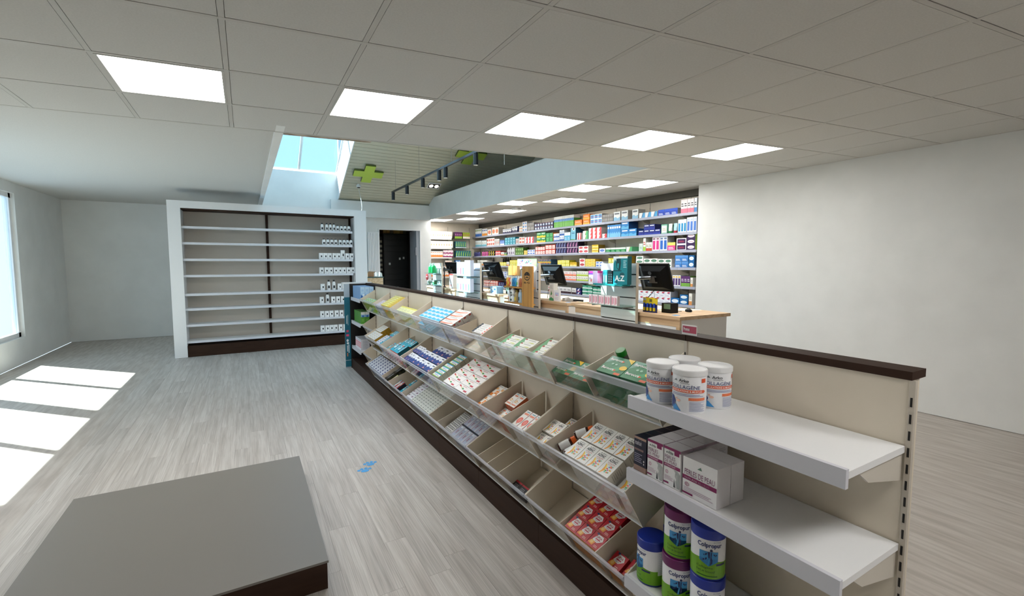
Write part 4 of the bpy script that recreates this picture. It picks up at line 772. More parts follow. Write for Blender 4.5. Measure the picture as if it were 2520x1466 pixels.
wpart('bezel', MB().prism([(-.14, -.09), (.14, -.09), (.14, .09), (-.14, .09)], lambda p: (3.62 + p[0], 9.62 + p[1], rz(9.62 + p[1]) - .012), lambda p: (3.62 + p[0], 9.62 + p[1], rz(9.62 + p[1]) - .002), M_WHITE), sp2)
wpart('recess', MB().prism([(-.12, -.07), (.12, -.07), (.12, .07), (-.12, .07)], lambda p: (3.62 + p[0], 9.62 + p[1], rz(9.62 + p[1]) - .0135), lambda p: (3.62 + p[0], 9.62 + p[1], rz(9.62 + p[1]) - .0125), M_BLACK), sp2)
for dx in (-.06, .06): wpart('lamp', MB().prism([(dx + .045 * math.cos(t * .5236), .045 * math.sin(t * .5236)) for t in range(12)], lambda p: (3.62 + p[0], 9.62 + p[1], rz(9.62 + p[1]) - .02), lambda p: (3.62 + p[0], 9.62 + p[1], rz(9.62 + p[1]) - .014), emitter('spot_lamp', 'FFF6E4', 3)), sp2)
sd = thing('ceiling_detector', 'small white ceiling detector between the dispensary light panels', 'detector', (4.40, 7.42, CZ)); wpart('body', B((4.32, 7.32, CZ - .032), (4.50, 7.46, CZ - .001), M_WHITE), sd); wpart('lens', B((4.37, 7.3195, CZ - .026), (4.44, 7.3197, CZ - .012), mat('888888', .3)), sd)
single('hanging_wire', MB().tube([(2.26, 4.02, 2.42), (2.26, 4.02, 2.27)], .002, M_WHITE, 6) if False else MB().tube([(3.55, 6.35, 2.86), (3.55, 6.35, rz(6.35) + .02)], .006, M_WHITE, 6), 'thin white suspension rod above the grey fascia', 'rod', origin=(3.55, 6.35, 2.86))
# floor stickers and podium
paw = mat('4A9BD8', .5)
for i, (x, y, lab) in enumerate(((.672, 3.03, 'blue paw print sticker on the floor, toes beside the plank joint'), (.618, 2.95, 'blue paw print sticker on the floor, closer to the podium'))):
    mb = MB(); C8 = lambda cx, cy, rx, ry: mb.prism([(cx + rx * math.cos(t * .6283), cy + ry * math.sin(t * .6283)) for t in range(10)], lambda p: (p[0], p[1], 0.0003), lambda p: (p[0], p[1], .0012), paw)
    C8(0, 0, .026, .02)
    for k, (tx, ty) in enumerate(((-.034, .020), (-.013, .034), (.013, .034), (.034, .020))): C8(tx, ty, .011, .013)
    o = ob('paw_sticker', mb.mesh('paw_sticker'), None, (x, y, 0)); tag(o, lab, 'sticker')
Pd = thing('low_podium', 'dark brown low display podium across the aisle from the gondola', 'podium', (-.2, 2.5, 0)); wpart('plinth_panel', B((-.8, 1.93, 0), (.245, 3.1, .112), M_BROWN), Pd); wpart('top', B((-.81, 1.925, .1125), (.25, 3.105, .122), mat('77726C', .4)), Pd)
# ================================================================ WALL UNIT BEHIND THE COUNTERS
WX, WB = 5.20, 5.44
WU = thing('wall_shelving', 'long beige wall shelving packed with medicines behind the counters', 'shelving', (5.4, 7.5, 0))
ups = [4.37 + .753 * i for i in range(9)]
edges = [4.075] + ups + [11.03]
for a, b in zip(edges, edges[1:]):
    if b - a > .02: wpart('back_panel', B((WB + .003, a + .004, .05), (5.459, b - .004, 2.255), M_BEIGE), WU)
for y in ups:
    mb = B((WB - .002, y - .0038, .05), (5.458, y + .0038, 2.2549), mat('A89F92', .5)); z = .9
    while z < 2.2: mb.box((WB - .0034, y - .0016, z), (WB - .0018, y + .0016, z + .02), slot); z += .042
    wpart('upright', mb, WU)
SH = (2.012, 1.752, 1.512, 1.272, 1.012, .762)
for i, z in enumerate(SH):
    for a, b in zip(edges, edges[1:]):
        s = wpart('shelf', B((WX + .012, a + .0015, z - .018), (WB - .004, b - .0015, z), M_WHITE), WU)
        wpart('shelf_edge', B((WX, a + .0015, z - .032), (WX + .0115, b - .0015, z + .004), mat('A9ADBD', .4)), WU)
        if b - a > .3: wpart('bracket', MB().prism([(WB - .004, z - .0185), (WX + .06, z - .0185), (WX + .12, z - .055), (WB - .004, z - .085)], lambda p: (p[0], a + .006, p[1]), lambda p: (p[0], a + .012, p[1]), mat('C9C2B6', .4)), WU)
ORD = ('top', 'second', 'third', 'fourth', 'fifth', 'lowest')
def simple(k, base, side, band, txt, desc, kind='band'):
    a = {'band': [('r', 0, .0, 1, .34, band), ('l', .12, .5, .85, .8, 2, txt)], 'top': [('r', 0, .62, 1, 1, band), ('l', .12, .15, .8, .5, 2, txt)], 'disc': [('e', .5, .45, .32, .3, band), ('l', .15, .84, .85, .94, 1, txt)],
         'wave': [('p', [(0, 0), (1, 0), (1, .42), (.6, .28), (.3, .45), (0, .35)], band), ('r', .12, .7, .85, .86, txt)], 'diag': [('p', [(.45, 0), (1, 0), (1, 1), (.7, 1)], band), ('p', [(.38, 0), (.45, 0), (.7, 1), (.63, 1)], txt)],
         'panel': [('r', .08, .12, .92, .86, band), ('l', .2, .35, .8, .65, 2, txt)], 'oval': [('e', .5, .5, .4, .3, band), ('l', .25, .44, .75, .58, 1, txt)], 'drop': [('p', [(.5, .7), (.66, .4), (.5, .22), (.34, .4)], band), ('l', .2, .8, .8, .92, 1, txt), ('l', .2, .06, .8, .14, 1, txt)],
         'tall': [('r', .15, .1, .85, .72, band), ('r', .15, .78, .85, .9, txt)], 'fig': [('p', [(.18, .2), (.34, .62), (.62, .9), (.86, .94), (.62, .66), (.56, .2)], band), ('r', .0, .0, 1, .1, txt)], 'swish': [('p', [(.3, .66), (.5, .86), (.95, .9), (.8, .72), (.55, .62)], band), ('p', [(.5, .62), (.92, .68), (.8, .54), (.6, .54)], txt), ('l', .1, .15, .7, .4, 2, 'B9BED0')]}[kind]
    des('w_' + k, base, side, a, (), None, desc, .4)
simple('bluewave', 'EEF1F2', 'B9BEC4', '2F6FC0', '7FA04A', 'white box with a blue wave', 'wave'); simple('orwave', 'F0EEE9', 'BDB8B0', 'E8963A', '3C66B4', 'white box with orange wave and blue line', 'wave'); simple('oroval', 'F1ECE4', 'B5ADA2', 'E8855A', '8A8A90', 'large white box with an orange oval', 'oval')
simple('navyzag', 'E9EAEE', '23295A', '23295A', '8A90A8', 'white box with navy zigzag base', 'wave'); simple('redblue3', 'F1F0EE', '9C9A96', '3E86C8', 'D84848', 'white box with blue square and red line', 'disc'); simple('navyball', '1C2250', '151A3E', 'C6D2E0', 'E8965A', 'navy box with a pale ball', 'disc')
simple('yelnavy', 'E9D24A', '20264E', '2A3270', 'F4F0DC', 'yellow and navy flat box', 'diag'); des('w_greentall', '6DBF45', '4E8B33', [('r', 0, .74, 1, 1, 'EDEFEA'), ('r', 0, .52, 1, .74, '5A9FD8'), ('e', .4, .68, .2, .05, '2E62B0'), ('l', .2, .1, .8, .4, 3, '93D66E')], [('r', 0, .74, 1, 1, 'D9D4CE')], None, 'tall green box with blue and white top')
simple('orange', 'EE8226', 'C2611A', 'F2B04A', 'F6DCC0', 'flat orange box with yellow base', 'band'); simple('redbluesq', 'F0EDEC', '8E8B88', '3A94C8', 'D44A5A', 'white box with blue square and pink frame', 'panel'); simple('greyside', '8F8C88', '7C7A76', '7C7A76', 'A9A6A2', 'grey box end with pale lines', 'band')
simple('bigwave', 'E8EAEA', 'A9A8A4', '8CBFDC', '6A7078', 'large white box with pale blue wave', 'wave'); simple('bluediag', 'EDF0F2', 'B9BCC0', '54A8DA', '22306A', 'white box with blue diagonal', 'diag'); simple('royal', '2848B0', '8A8C90', '3358C4', 'DCE4F4', 'royal blue flat box with white base', 'top')
simple('pinkw', 'F0E8E8', 'C4B4B4', 'E8788E', '3A3A40', 'tall white box with pink lower half', 'band'); simple('bluepinkw', 'E8EEF4', 'B4BCC4', '3F86C8', '3A3A40', 'tall white box with blue lower half', 'band')
simple('cyanw', 'E6EEEE', 'B4BCBC', '6FB4C4', 'B0A47C', 'white box with cyan base', 'band'); simple('redoval', 'F0EBE8', 'B4ACA8', 'DA6A50', '8A8A90', 'white box with red oval', 'oval'); simple('greyw', 'E6E4E0', 'A8A6A2', 'B9B6B2', 'D46A5A', 'white box with grey panel and red line', 'panel'); simple('blues', '5A86CC', '3A5C98', 'E8EEF4', 'C6D6EC', 'mid blue box with white base', 'band')
simple('teal3', '1F9CB4', '14707E', '8FD0DC', 'E8F4F4', 'teal box with pale disc', 'disc'); simple('green', '1F8A48', '14602F', 'E6C23A', 'D8F0DC', 'green box with yellow wave', 'wave'); simple('greenor', '22904C', 'E07E22', '5AB870', 'E8F4E4', 'green box with orange side', 'disc'); simple('bluecap', 'F0F2F2', 'B4BABE', '2E66B4', '3E7EC8', 'white box with blue lower half', 'band')
simple('ltblue', '58B4DC', '3A86A8', 'E8F2F4', 'C0E0EC', 'light blue box with white crest', 'top'); des('w_bigblue', '7CC0D6', '123F58', [('p', [(.2, 1), (.95, 1), (.9, .8), (.6, .72), (.3, .82)], 'EEF2F2'), ('e', .6, .86, .14, .07, '3A4A44'), ('r', .2, .52, .8, .58, '2A5A84'), ('p', [(0, 0), (1, 0), (1, .06), (0, .1)], '5AA050')], (), None, 'large tall light blue box with white crest')
simple('redw', 'F0EBEA', 'B8B2AE', 'D84A4E', 'F0A0A0', 'white box with red base', 'diag'); simple('greenw', 'E8ECE8', '4E9A6A', '58B078', 'F0B060', 'white box with green end', 'diag'); simple('bluetall', '3E8CD0', '2A5E98', '7FC0E8', 'E8F0F6', 'tall bright blue box with white base', 'wave'); simple('belm', '2C86CC', '123F78', '64B4E0', 'F0F4F8', 'blue box with white name and wave', 'wave')
simple('nuro', '1E2A7C', '151C54', '2A3A9C', 'E8ECF6', 'dark blue box with white name', 'wave'); simple('gwbox', '74B09A', '4E8874', 'E9EADA', 'B9A894', 'green box with cream panel', 'panel'); simple('tealtall', 'E4EEF2', '9CB4BC', '1F86B8', 'DCEAF0', 'tall white box with teal panel', 'tall'); simple('bltall', 'E4E8F2', '9CA4BC', '4A78C4', 'B4C4E4', 'tall white box with blue panel', 'tall')
simple('blackyel', '17161A', '101014', 'E8CC2E', 'E8E0C0', 'black box with yellow figure', 'fig'); simple('red', 'C8282C', '8A1A1E', 'F0E4E0', 'F0C8C0', 'red box with white base line', 'band'); simple('worange', 'F0EEEA', 'BDB8B0', 'E8843A', '8A8A90', 'white box with orange base', 'band'); simple('greenbk', '4E7A2E', '35581E', '6C9A44', 'D8E4C4', 'olive green box', 'panel'); simple('yellows', 'E8C23A', 'B08A1E', 'F2DE84', '8A6A14', 'yellow box with light panel', 'panel')
simple('wblue2', 'ECEEF2', 'B4B8C0', '5A7EC8', '8A9CC4', 'white box with two blue marks', 'oval'); simple('redpanel', 'D84A34', '8E2418', 'F4E8E2', 'D8604A', 'red box with white panel', 'panel'); simple('purp', '2A2450', '1C1838', '8A96C8', 'E4E4F0', 'dark purple box with lilac figure', 'fig'); simple('purppink', '3A2048', '241430', 'C88AB4', 'F0E4EC', 'dark purple box with pink figure', 'fig'); simple('redoo', 'F0E8E4', 'C2B49E', 'C83A44', 'E0A0A0', 'white box with red band', 'oval')
simple('yelgold', 'E9C238', '7A6014', 'F0E2A0', 'B08A1E', 'yellow box with cream wave', 'wave'); simple('grn', '1E8848', '125A30', 'E4F0E4', 'A4D4B0', 'flat green box with white top', 'top'); simple('pale', 'DCE8E0', 'B4C0B8', 'C8DCD0', '8AA89A', 'pale mint box', 'panel'); simple('limetall', 'EFF0E6', 'BDBEB4', 'A4CC4A', 'C8404A', 'tall white box with lime half and red dot', 'band'); simple('fruit', 'F0ECE4', 'BDB8B0', 'C8502E', '6A8A3A', 'white box with fruit picture', 'band')
simple('pinktl', 'F0E8EC', 'B4ACB0', 'D83A86', '8A6A7A', 'tall white box with magenta panel', 'tall'); simple('bluetl', 'E8ECF2', 'ACB0B8', '2E66BC', '6A7A9A', 'tall white box with royal blue panel', 'tall'); simple('pinkgrn', 'D84A8A', '8A7A5A', 'D8D46A', 'F4E0EC', 'pink box with yellow-green frame', 'top'); simple('purpw', 'ECE8EE', '2E1A40', '3A2050', 'C03A50', 'wide white box with purple lettering panel', 'panel'); simple('purpg', '3A2050', 'A4C44A', 'F0EAF2', 'C03A6A', 'purple box with white lettering and green end', 'oval')
simple('smallw', 'ECEAE2', 'B4B2AA', 'E09A5A', 'A8A8A0', 'small white box with amber base', 'band'); simple('yel2', 'E6DC3C', 'B4A81E', 'F2EE9A', 'C8BC2E', 'bright yellow box', 'panel'); simple('greenoval', 'F2F2EC', 'C9C8C2', '1F6A4A', 'DCE8DC', 'white box with dark green oval', 'oval'); simple('blu4', '3E7EC8', '1E4478', '5A94D4', 'F0F4FA', 'blue box with white name bar', 'top'); simple('mix', '2E6A8C', '1A3A50', 'E8B42E', 'E87A2E', 'blue box with orange and yellow print', 'wave')
simple('pinkor', 'ECE9E6', '8F8A70', 'F0825A', 'D85A7A', 'white box with pink and orange base', 'band'); simple('limew', 'ECECE6', '8F8A70', 'B4CC4A', '8A9A5A', 'white box with lime base', 'band'); simple('redcan', 'F0E4E0', 'B4A8A4', 'C82A34', 'C82A34', 'low white box with red lettering', 'oval'); simple('darkpic', 'E6E4E2', 'A8A6A4', '3A1E28', '5A5A60', 'white box with dark picture', 'band'); simple('navy2', '1E3078', '141E50', 'F0F0F4', 'E84A5A', 'navy box with white figure', 'fig'); simple('tealgrn', '1C8A6C', '105A46', 'E4F0EA', 'A4D4C4', 'teal green box with white line', 'band')
simple('redswish', 'EDEFF4', 'B4B6C0', 'C83244', '2A3A8A', 'white box with red and navy swish', 'swish'); simple('blu6', '1E6AA8', '123F68', 'EEF4F8', 'A4C8E0', 'blue box with white name', 'oval'); simple('wpurple', 'E9E7EC', 'B0AEB4', '4A2A6A', 'E8C23A', 'white and purple box with yellow stripe', 'tall'); simple('purpleaf', '5A2A6A', '5E8A3A', '7AB04A', 'E4DCEA', 'purple box with green leaf base', 'band'); simple('wor', 'F0EAE2', 'BCA890', 'EE9A3A', 'E06A3A', 'white box with orange band', 'oval')
def wrun(sh, x0, x1, ytop, k, cols, rows=1, depth=.15, xo=.014, name='medicine_box', last=None, skip=()):
    """run of boxes on a wall shelf between two photo columns"""
    z = SH[sh]; k = 'w_' + k; xm = (x0 + x1) / 2
    ya = at_x(x0, 620, WX + xo).y; yb = at_x(x1, 620, WX + xo).y; zt = at_x(xm, ytop, WX + xo).z
    h = max(.03, min(zt - z, .235)) / rows; w = (ya - yb) / cols; lab = DES[k][5] + ' on the %s wall shelf' % ORD[sh]
    if ya > 11.0: return
    for r in range(rows):
        for c in range(cols):
            if (c, r) in skip: continue
            put(k, w - .002, h - .0012, depth, (WX + xo + depth / 2 + random.uniform(0, .004), ya - w * (c + .5), z + .0008 + h * (r + .5) - .0004), R_WALL, lab, lab, name)
for a in (
 (0, 1170, 1185, 563, 'bluewave', 4), (0, 1186.5, 1199, 563, 'orwave', 3), (0, 1200, 1209, 564, 'oroval', 1), (0, 1210.5, 1227, 560, 'oroval', 2), (0, 1237.5, 1258, 563, 'navyzag', 4), (0, 1259.7, 1273, 557, 'navyzag', 2), (0, 1277, 1284.5, 557, 'smallw', 1, 2), (0, 1285.5, 1296.5, 545, 'redblue3', 2, 3), (0, 1297.5, 1313.5, 548, 'greyside', 4, 2),
 (0, 1315, 1361, 547, 'navyball', 7, 2), (0, 1362.5, 1411, 531, 'greentall', 11), (0, 1413, 1431, 541, 'orange', 1), (0, 1433.5, 1449.5, 527, 'orange', 1, 2), (0, 1451.5, 1480, 527, 'redbluesq', 3, 2), (0, 1481, 1507, 527, 'greyside', 6, 2),
 (0, 1508.5, 1524.5, 521, 'bigwave', 1), (0, 1527, 1543, 518, 'bigwave', 1), (0, 1554, 1568.5, 515, 'bigwave', 1), (0, 1570.6, 1615, 522, 'bluediag', 3), (0, 1617, 1665, 514, 'royal', 3), (0, 1672.5, 1704, 490, 'pinkw', 4), (0, 1705, 1711.5, 487, 'bluepinkw', 1),
 (1, 1170, 1184, 592, 'cyanw', 4), (1, 1185, 1196.5, 592, 'cyanw', 2), (1, 1198, 1216.5, 586, 'redoval', 4, 2), (1, 1217.5, 1229, 588, 'greyw', 3), (1, 1230.5, 1241, 591, 'blues', 2), (1, 1242, 1268, 584, 'teal3', 4, 3), (1, 1268.7, 1276.7, 587, 'greyw', 1), (1, 1277.5, 1290.5, 583, 'redoval', 2, 2), (1, 1291.5, 1313, 583, 'redw', 3, 2),
 (1, 1320.5, 1342, 572, 'green', 2, 2), (1, 1343, 1360.5, 573, 'greenor', 2, 2), (1, 1362, 1376, 574.5, 'bluecap', 3, 2), (1, 1376.7, 1387.7, 566, 'bluecap', 2, 2), (1, 1388.5, 1403, 571.6, 'ltblue', 2), (1, 1404, 1416, 558, 'bigblue', 1, 1, .2), (1, 1419, 1429.5, 573, 'redw', 2), (1, 1433.5, 1446, 568, 'greenw', 1, 2), (1, 1448, 1479, 560, 'redw', 3, 3), (1, 1481.5, 1492.5, 575, 'redw', 1, 2),
 (1, 1494, 1526.5, 553, 'bluetall', 6), (1, 1527.5, 1565, 542, 'belm', 2, 2, .2, .014, 'medicine_box', None, ((1, 1),)), (1, 1570, 1624, 552, 'nuro', 4, 2, .15, .014, 'medicine_box', None, ((0, 1), (3, 1))), (1, 1625.5, 1640, 552, 'gwbox', 1), (1, 1666.5, 1687, 540, 'tealtall', 3), (1, 1688, 1712, 534, 'bltall', 3),
 (2, 1201.5, 1217, 617, 'blackyel', 3, 2), (2, 1219, 1232, 617, 'red', 2, 2), (2, 1232.8, 1240, 620, 'worange', 1), (2, 1241, 1247, 623, 'green', 1), (2, 1268.5, 1287.5, 609, 'greenbk', 4, 2), (2, 1289, 1296.5, 616, 'yellows', 1, 2), (2, 1298, 1316, 614, 'wblue2', 3, 2), (2, 1317.5, 1341, 607, 'redpanel', 4, 2), (2, 1342, 1366, 602, 'redpanel', 3, 2), (2, 1367.5, 1393, 596, 'purp', 4, 2), (2, 1394, 1421.5, 595, 'purppink', 4, 2), (2, 1423.5, 1447.5, 605, 'redoo', 2, 2),
 (2, 1456.5, 1472, 602, 'yelgold', 1, 3), (2, 1474.5, 1488.5, 611, 'wblue2', 1), (2, 1490.5, 1540, 609, 'grn', 4), (2, 1541, 1555, 607, 'greenw', 1), (2, 1572, 1581.5, 599, 'pale', 1), (2, 1582.5, 1588.7, 586, 'limetall', 1), (2, 1589.5, 1603.5, 596, 'fruit', 2), (2, 1604.5, 1622, 582, 'pinktl', 2), (2, 1622.7, 1641, 581, 'bluetl', 2), (2, 1642, 1661, 596, 'pinkgrn', 1), (2, 1664, 1688, 586, 'purpw', 1, 2), (2, 1688.8, 1710, 573, 'purpg', 1, 3),
 (3, 1175, 1198, 640, 'smallw', 5), (3, 1227.5, 1245, 645, 'yel2', 3), (3, 1246, 1252.5, 644, 'smallw', 1), (3, 1254.5, 1276, 640, 'yel2', 3, 2), (3, 1324, 1356, 638, 'mix', 5, 2), (3, 1372, 1401, 640, 'yel2', 3, 2), (3, 1402.5, 1419, 645, 'yelgold', 2), (3, 1426, 1439.5, 636, 'redoo', 1, 2), (3, 1440.5, 1465, 637, 'yellows', 2, 3), (3, 1466.5, 1484, 643, 'wblue2', 2, 2), (3, 1497.5, 1519, 635, 'yel2', 3), (3, 1524, 1546, 629, 'yellows', 2, 2),
 (3, 1565.5, 1583, 630, 'greenoval', 1, 3), (3, 1584, 1618.5, 636, 'greenoval', 2, 2), (3, 1619.5, 1653, 637, 'greenoval', 2, 2), (3, 1661.5, 1694, 628, 'blu4', 2, 2), (3, 1695, 1709, 628, 'blu6', 1, 2),
 (4, 1121, 1133, 690, 'purp', 3), (4, 1233, 1247, 668, 'wblue2', 2, 3), (4, 1381, 1418.5, 667, 'pinkor', 4, 2), (4, 1419.5, 1448, 667, 'limew', 5, 2), (4, 1455, 1464, 684, 'yellows', 1), (4, 1637.5, 1655, 680, 'wor', 1, 2), (4, 1656.5, 1676.5, 677, 'wpurple', 3), (4, 1677.5, 1700, 679, 'purpleaf', 3), (4, 1701, 1707, 683, 'whitepl', 1) if False else (4, 1701, 1707, 683, 'smallw', 1),
 (5, 1190, 1225, 690, 'redpanel', 6, 2), (5, 1226, 1240, 694, 'purp', 3), (5, 1349, 1366.5, 704, 'redoo', 2, 2), (5, 1367.5, 1406, 706, 'darkpic', 4), (5, 1407.5, 1418, 709, 'darkpic', 1), (5, 1419.5, 1430.5, 709, 'navy2', 1, 2), (5, 1434, 1459, 702, 'tealgrn', 2, 3), (5, 1460, 1482, 707, 'tealgrn', 2, 3), (5, 1573, 1612, 715, 'redswish', 3, 2), (5, 1613, 1653, 716, 'redswish', 3, 2), (5, 1654, 1675, 733, 'blu6', 1), (5, 1676, 1696, 725, 'blu6', 1, 2), (5, 1698, 1706, 722, 'smallw', 1)):
    wrun(*a)
def wtube(sh, x, w, c1, c2, lab):
    p = at_x(x, 620, WX + .03); h = .14; r = w / 2; z = SH[sh] + .0008
    t = thing('cream_tube', lab, 'tube', (WX + .05, p.y, z)); mb = MB(); n = 14; rings = []
    for f, (rx, ry) in ((0.0, (r * .8, r * .8)), (.06, (r * .85, r * .85)), (.5, (r * .95, r * .7)), (1, (r * 1.05, .003))): rings.append([(ry * math.cos(2 * math.pi * i / n), rx * math.sin(2 * math.pi * i / n), .03 + f * (h - .03)) for i in range(n)])
    for q in range(3):
        for i in range(n): j = (i + 1) % n; mb.face([rings[q][i], rings[q][j], rings[q + 1][j], rings[q + 1][i]], mat(c1 if q == 2 else c2 if q < 1 else (c2), .4) if q < 1 else mat(c1, .4))
    lpart('body', mb, t, True); lpart('cap', MB().lathe([(r * .78, 0), (r * .8, .001), (r * .8, .0305), (r * .7, .031)], mat(c2, .4), n=14), t, True)
wtube(1, 1646.5, .062, 'EDEFEA', '2E8A50', 'white cream tube standing on green cap on the second wall shelf'); wtube(1, 1659, .06, 'A9D4E8', 'B02A38', 'pale blue cream tube standing on red cap on the second wall shelf')
for i, x in enumerate((1168.5, 1172.5, 1176.5, 1180)): p = at_x(x, 620, WX + .04); bottle('syrup_bottle', WX + .045, p.y, SH[2] + .001, .13, .022, 'small purple bottle with black cap on the third wall shelf', 'purple bottles on the third wall shelf', '4A4A86', '16161A', yaw=-1.57) if p.y < 10.98 else None
for i, x in enumerate((1188, 1192, 1196, 1199.5)): p = at_x(x, 620, WX + .04); bottle('syrup_bottle', WX + .045, p.y, SH[2] + .001, .13, .022, 'small pink bottle with black cap on the third wall shelf', 'pink bottles on the third wall shelf', 'D86AA4', '16161A', yaw=-1.57)
for i, x in enumerate((1251, 1256, 1261, 1265)): p = at_x(x, 620, WX + .04); bottle('syrup_bottle', WX + .045, p.y, SH[2] + .001, .17, .026, 'white bottle with purple label on the third wall shelf', 'white and purple bottles on the third wall shelf', 'ECEAEE', 'F0F0F0', yaw=-1.57, mid='5A2A6A')
for i, x in enumerate((1206, 1230, 1234, 1238, 1242, 1247)): p = at_x(x, 640, WX + .10); bottle('dark_vial', WX + .20, p.y, SH[3] + .001, .20, .02, 'black capped vial standing at the back of the fourth wall shelf', 'black vials on the fourth wall shelf', '1A1A1E', '16161A', yaw=-1.57, sq=False)
# ---------------------------------------------------------------- narrow shelving on the far dispensary wall
FYF = 10.76
DU = thing('corner_shelving', 'narrow beige shelving with white thin-shelf bays on the far dispensary wall', 'shelving', (4.5, 10.9, 0))
xl, xm, xr = 3.86, 4.50, 5.10
for a, b in ((xl, xm), (xm, xr)): wpart('back_panel', B((a + .004, 11.02, .05), (b - .004, 11.045, 2.25), M_BEIGE), DU)
for x in (xl, xm, xr): wpart('upright', B((x - .0035, 11.005, .05), (x + .0035, 11.045, 2.25), mat('A89F92', .5)), DU)
DZ = [at_y(1052, y, FYF).z for y in (584.6, 608.3, 632.2, 656, 681, 706)]
for z in DZ:
    wpart('shelf', B((xl, FYF + .012, z - .018), (xm - .004, 11.0, z), M_WHITE), DU); wpart('shelf_edge', B((xl, FYF, z - .036), (xm - .004, FYF + .0115, z + .002), mat('D2CFCA', .4)), DU)
    wpart('glass_shelf', B((xm + .004, FYF + .012, z - .008), (xr - .004, 11.0, z), M_GLASSG), DU)
    wpart('bracket', MB().prism([(11.0, z - .0185), (FYF + .05, z - .0185), (FYF + .1, z - .06), (11.0, z - .10)], lambda p: (xl + .01, p[0], p[1]), lambda p: (xl + .016, p[0], p[1]), mat('C9C2B6', .4)), DU)
simple('drop', 'F2EEE4', 'A8A6A2', 'E8A23A', 'C9B08A', 'white box with an orange drop', 'drop'); simple('purpgrn', '5A2458', '3A1838', '8CB43A', 'C48AB4', 'purple box with green base', 'band'); simple('limered', '9AB43A', '6A7A24', 'F0E4D4', 'D86A4A', 'green box with white red-spotted base', 'band'); simple('dteal', '1E6474', '144650', 'A4C83A', 'E4F0F0', 'dark teal box with lime base line', 'fig'); simple('orgbase', 'F0EAE0', 'A8A6A2', 'E8843A', 'D8A08A', 'white box with orange corner', 'wave'); simple('plum', 'F0E6E2', 'A8A09E', '8A1E5A', 'C87A9A', 'white box with plum swash', 'wave'); simple('bluwh', '4A7EB4', '2E5480', 'E6ECF2', 'C4D4E6', 'steel blue box with white wave', 'wave')
def drun(i, x0, x1, ytop, k, cols, rows=1, sh=None):
    k = 'w_' + k; z = DZ[i]; a = at_y(x0, 600, FYF).x; b = at_y(x1, 600, FYF).x; h = (at_y((x0 + x1) / 2, ytop, FYF).z - z) / rows; w = (b - a) / cols
    lab = DES[k][5] + ' on the %s far corner shelf' % ORD[i]
    for r in range(rows):
        for c in range(cols): put(k, w - .002, h - .001, .12, (a + w * (c + .5), FYF + .014 + .06, z + .0008 + h * (r + .5)), R_FAR, lab, lab)
for a in ((0, 1059, 1113, 569, 'drop', 10), (0, 1120, 1138, 571, 'purpgrn', 4), (0, 1140, 1157, 572, 'limered', 4), (1, 1059, 1115, 593, 'drop', 9), (1, 1121.5, 1148, 594, 'dteal', 6), (2, 1060, 1090, 618, 'orgbase', 6), (2, 1091, 1115, 615.5, 'plum', 3, 2), (2, 1122, 1160, 617, 'dteal', 7), (3, 1096, 1112, 641, 'orgbase', 4), (3, 1121.5, 1133, 640, 'bluwh', 2), (4, 1060, 1110, 668, 'orgbase', 8), (4, 1122, 1150, 667, 'purpgrn', 5), (5, 1113, 1135, 692, 'limered', 4)):
    drun(*a)
# ================================================================ COUNTERS
DX = 3.02
def desk(y0, y1, lab):
    t = thing('service_desk', lab, 'counter', (3.3, (y0 + y1) / 2, 0))
    wpart('top', B((DX - .012, y0 - .01, .872), (3.66, y1 + .01, .90), M_OAK), t)
    wpart('front_panel', B((DX, y0, .815), (DX + .018, y1, .8715), M_OAK), t); wpart('lower_panel', B((DX + .004, y0, .08), (DX + .018, y1, .8145), M_WHITE), t)
    for y in (y0, y1 - .02): wpart('side_panel', B((DX + .0185, y, .0), (3.62, y + .02, .8715), mat('D8D4CE', .5)), t)
    wpart('edge_trim', B((DX - .001, y0 - .0005, .30), (DX + .0185, y0 + .035, .8712), M_OAK), t)
    wpart('kick_plate', B((DX + .05, y0 + .021, 0), (DX + .065, y1 - .021, .0795), mat('3A3632', .6)), t)
def slatwall(ya, yb, shelves, lab, zt=1.338):
    t = thing('slatwall_display', lab, 'display panel', (2.97, (ya + yb) / 2, 0)); x0, x1 = 2.962, 2.985
    wpart('core', B((x1 - .006, ya + .004, 0), (x1 + .006, yb - .004, zt - .004), mat('4A4844', .6)), t)
    wpart('edge', B((x0, ya, 0), (x1 + .006, ya + .0038, zt), mat('D6CAB8', .5)), t); wpart('edge', B((x0, yb - .0038, 0), (x1 + .006, yb, zt), M_WHITE), t)
    z = zt
    while z > .12: wpart('slat', B((x0, ya + .0042, z - .098), (x1 - .0065, yb - .0042, z - .006), M_WHITE), t); z -= .104
    for z, y0, y1, d in shelves:
        wpart('glass_shelf', B((x0 - d, y0, z - .008), (x0 - .0008, y1, z), M_GLASSG), t)
        for y in (y0 + .03, y1 - .04): wpart('bracket', B((x0 - d * .8, y, z - .02), (x0 - .0008, y + .01, z - .0085), M_STEEL), t)
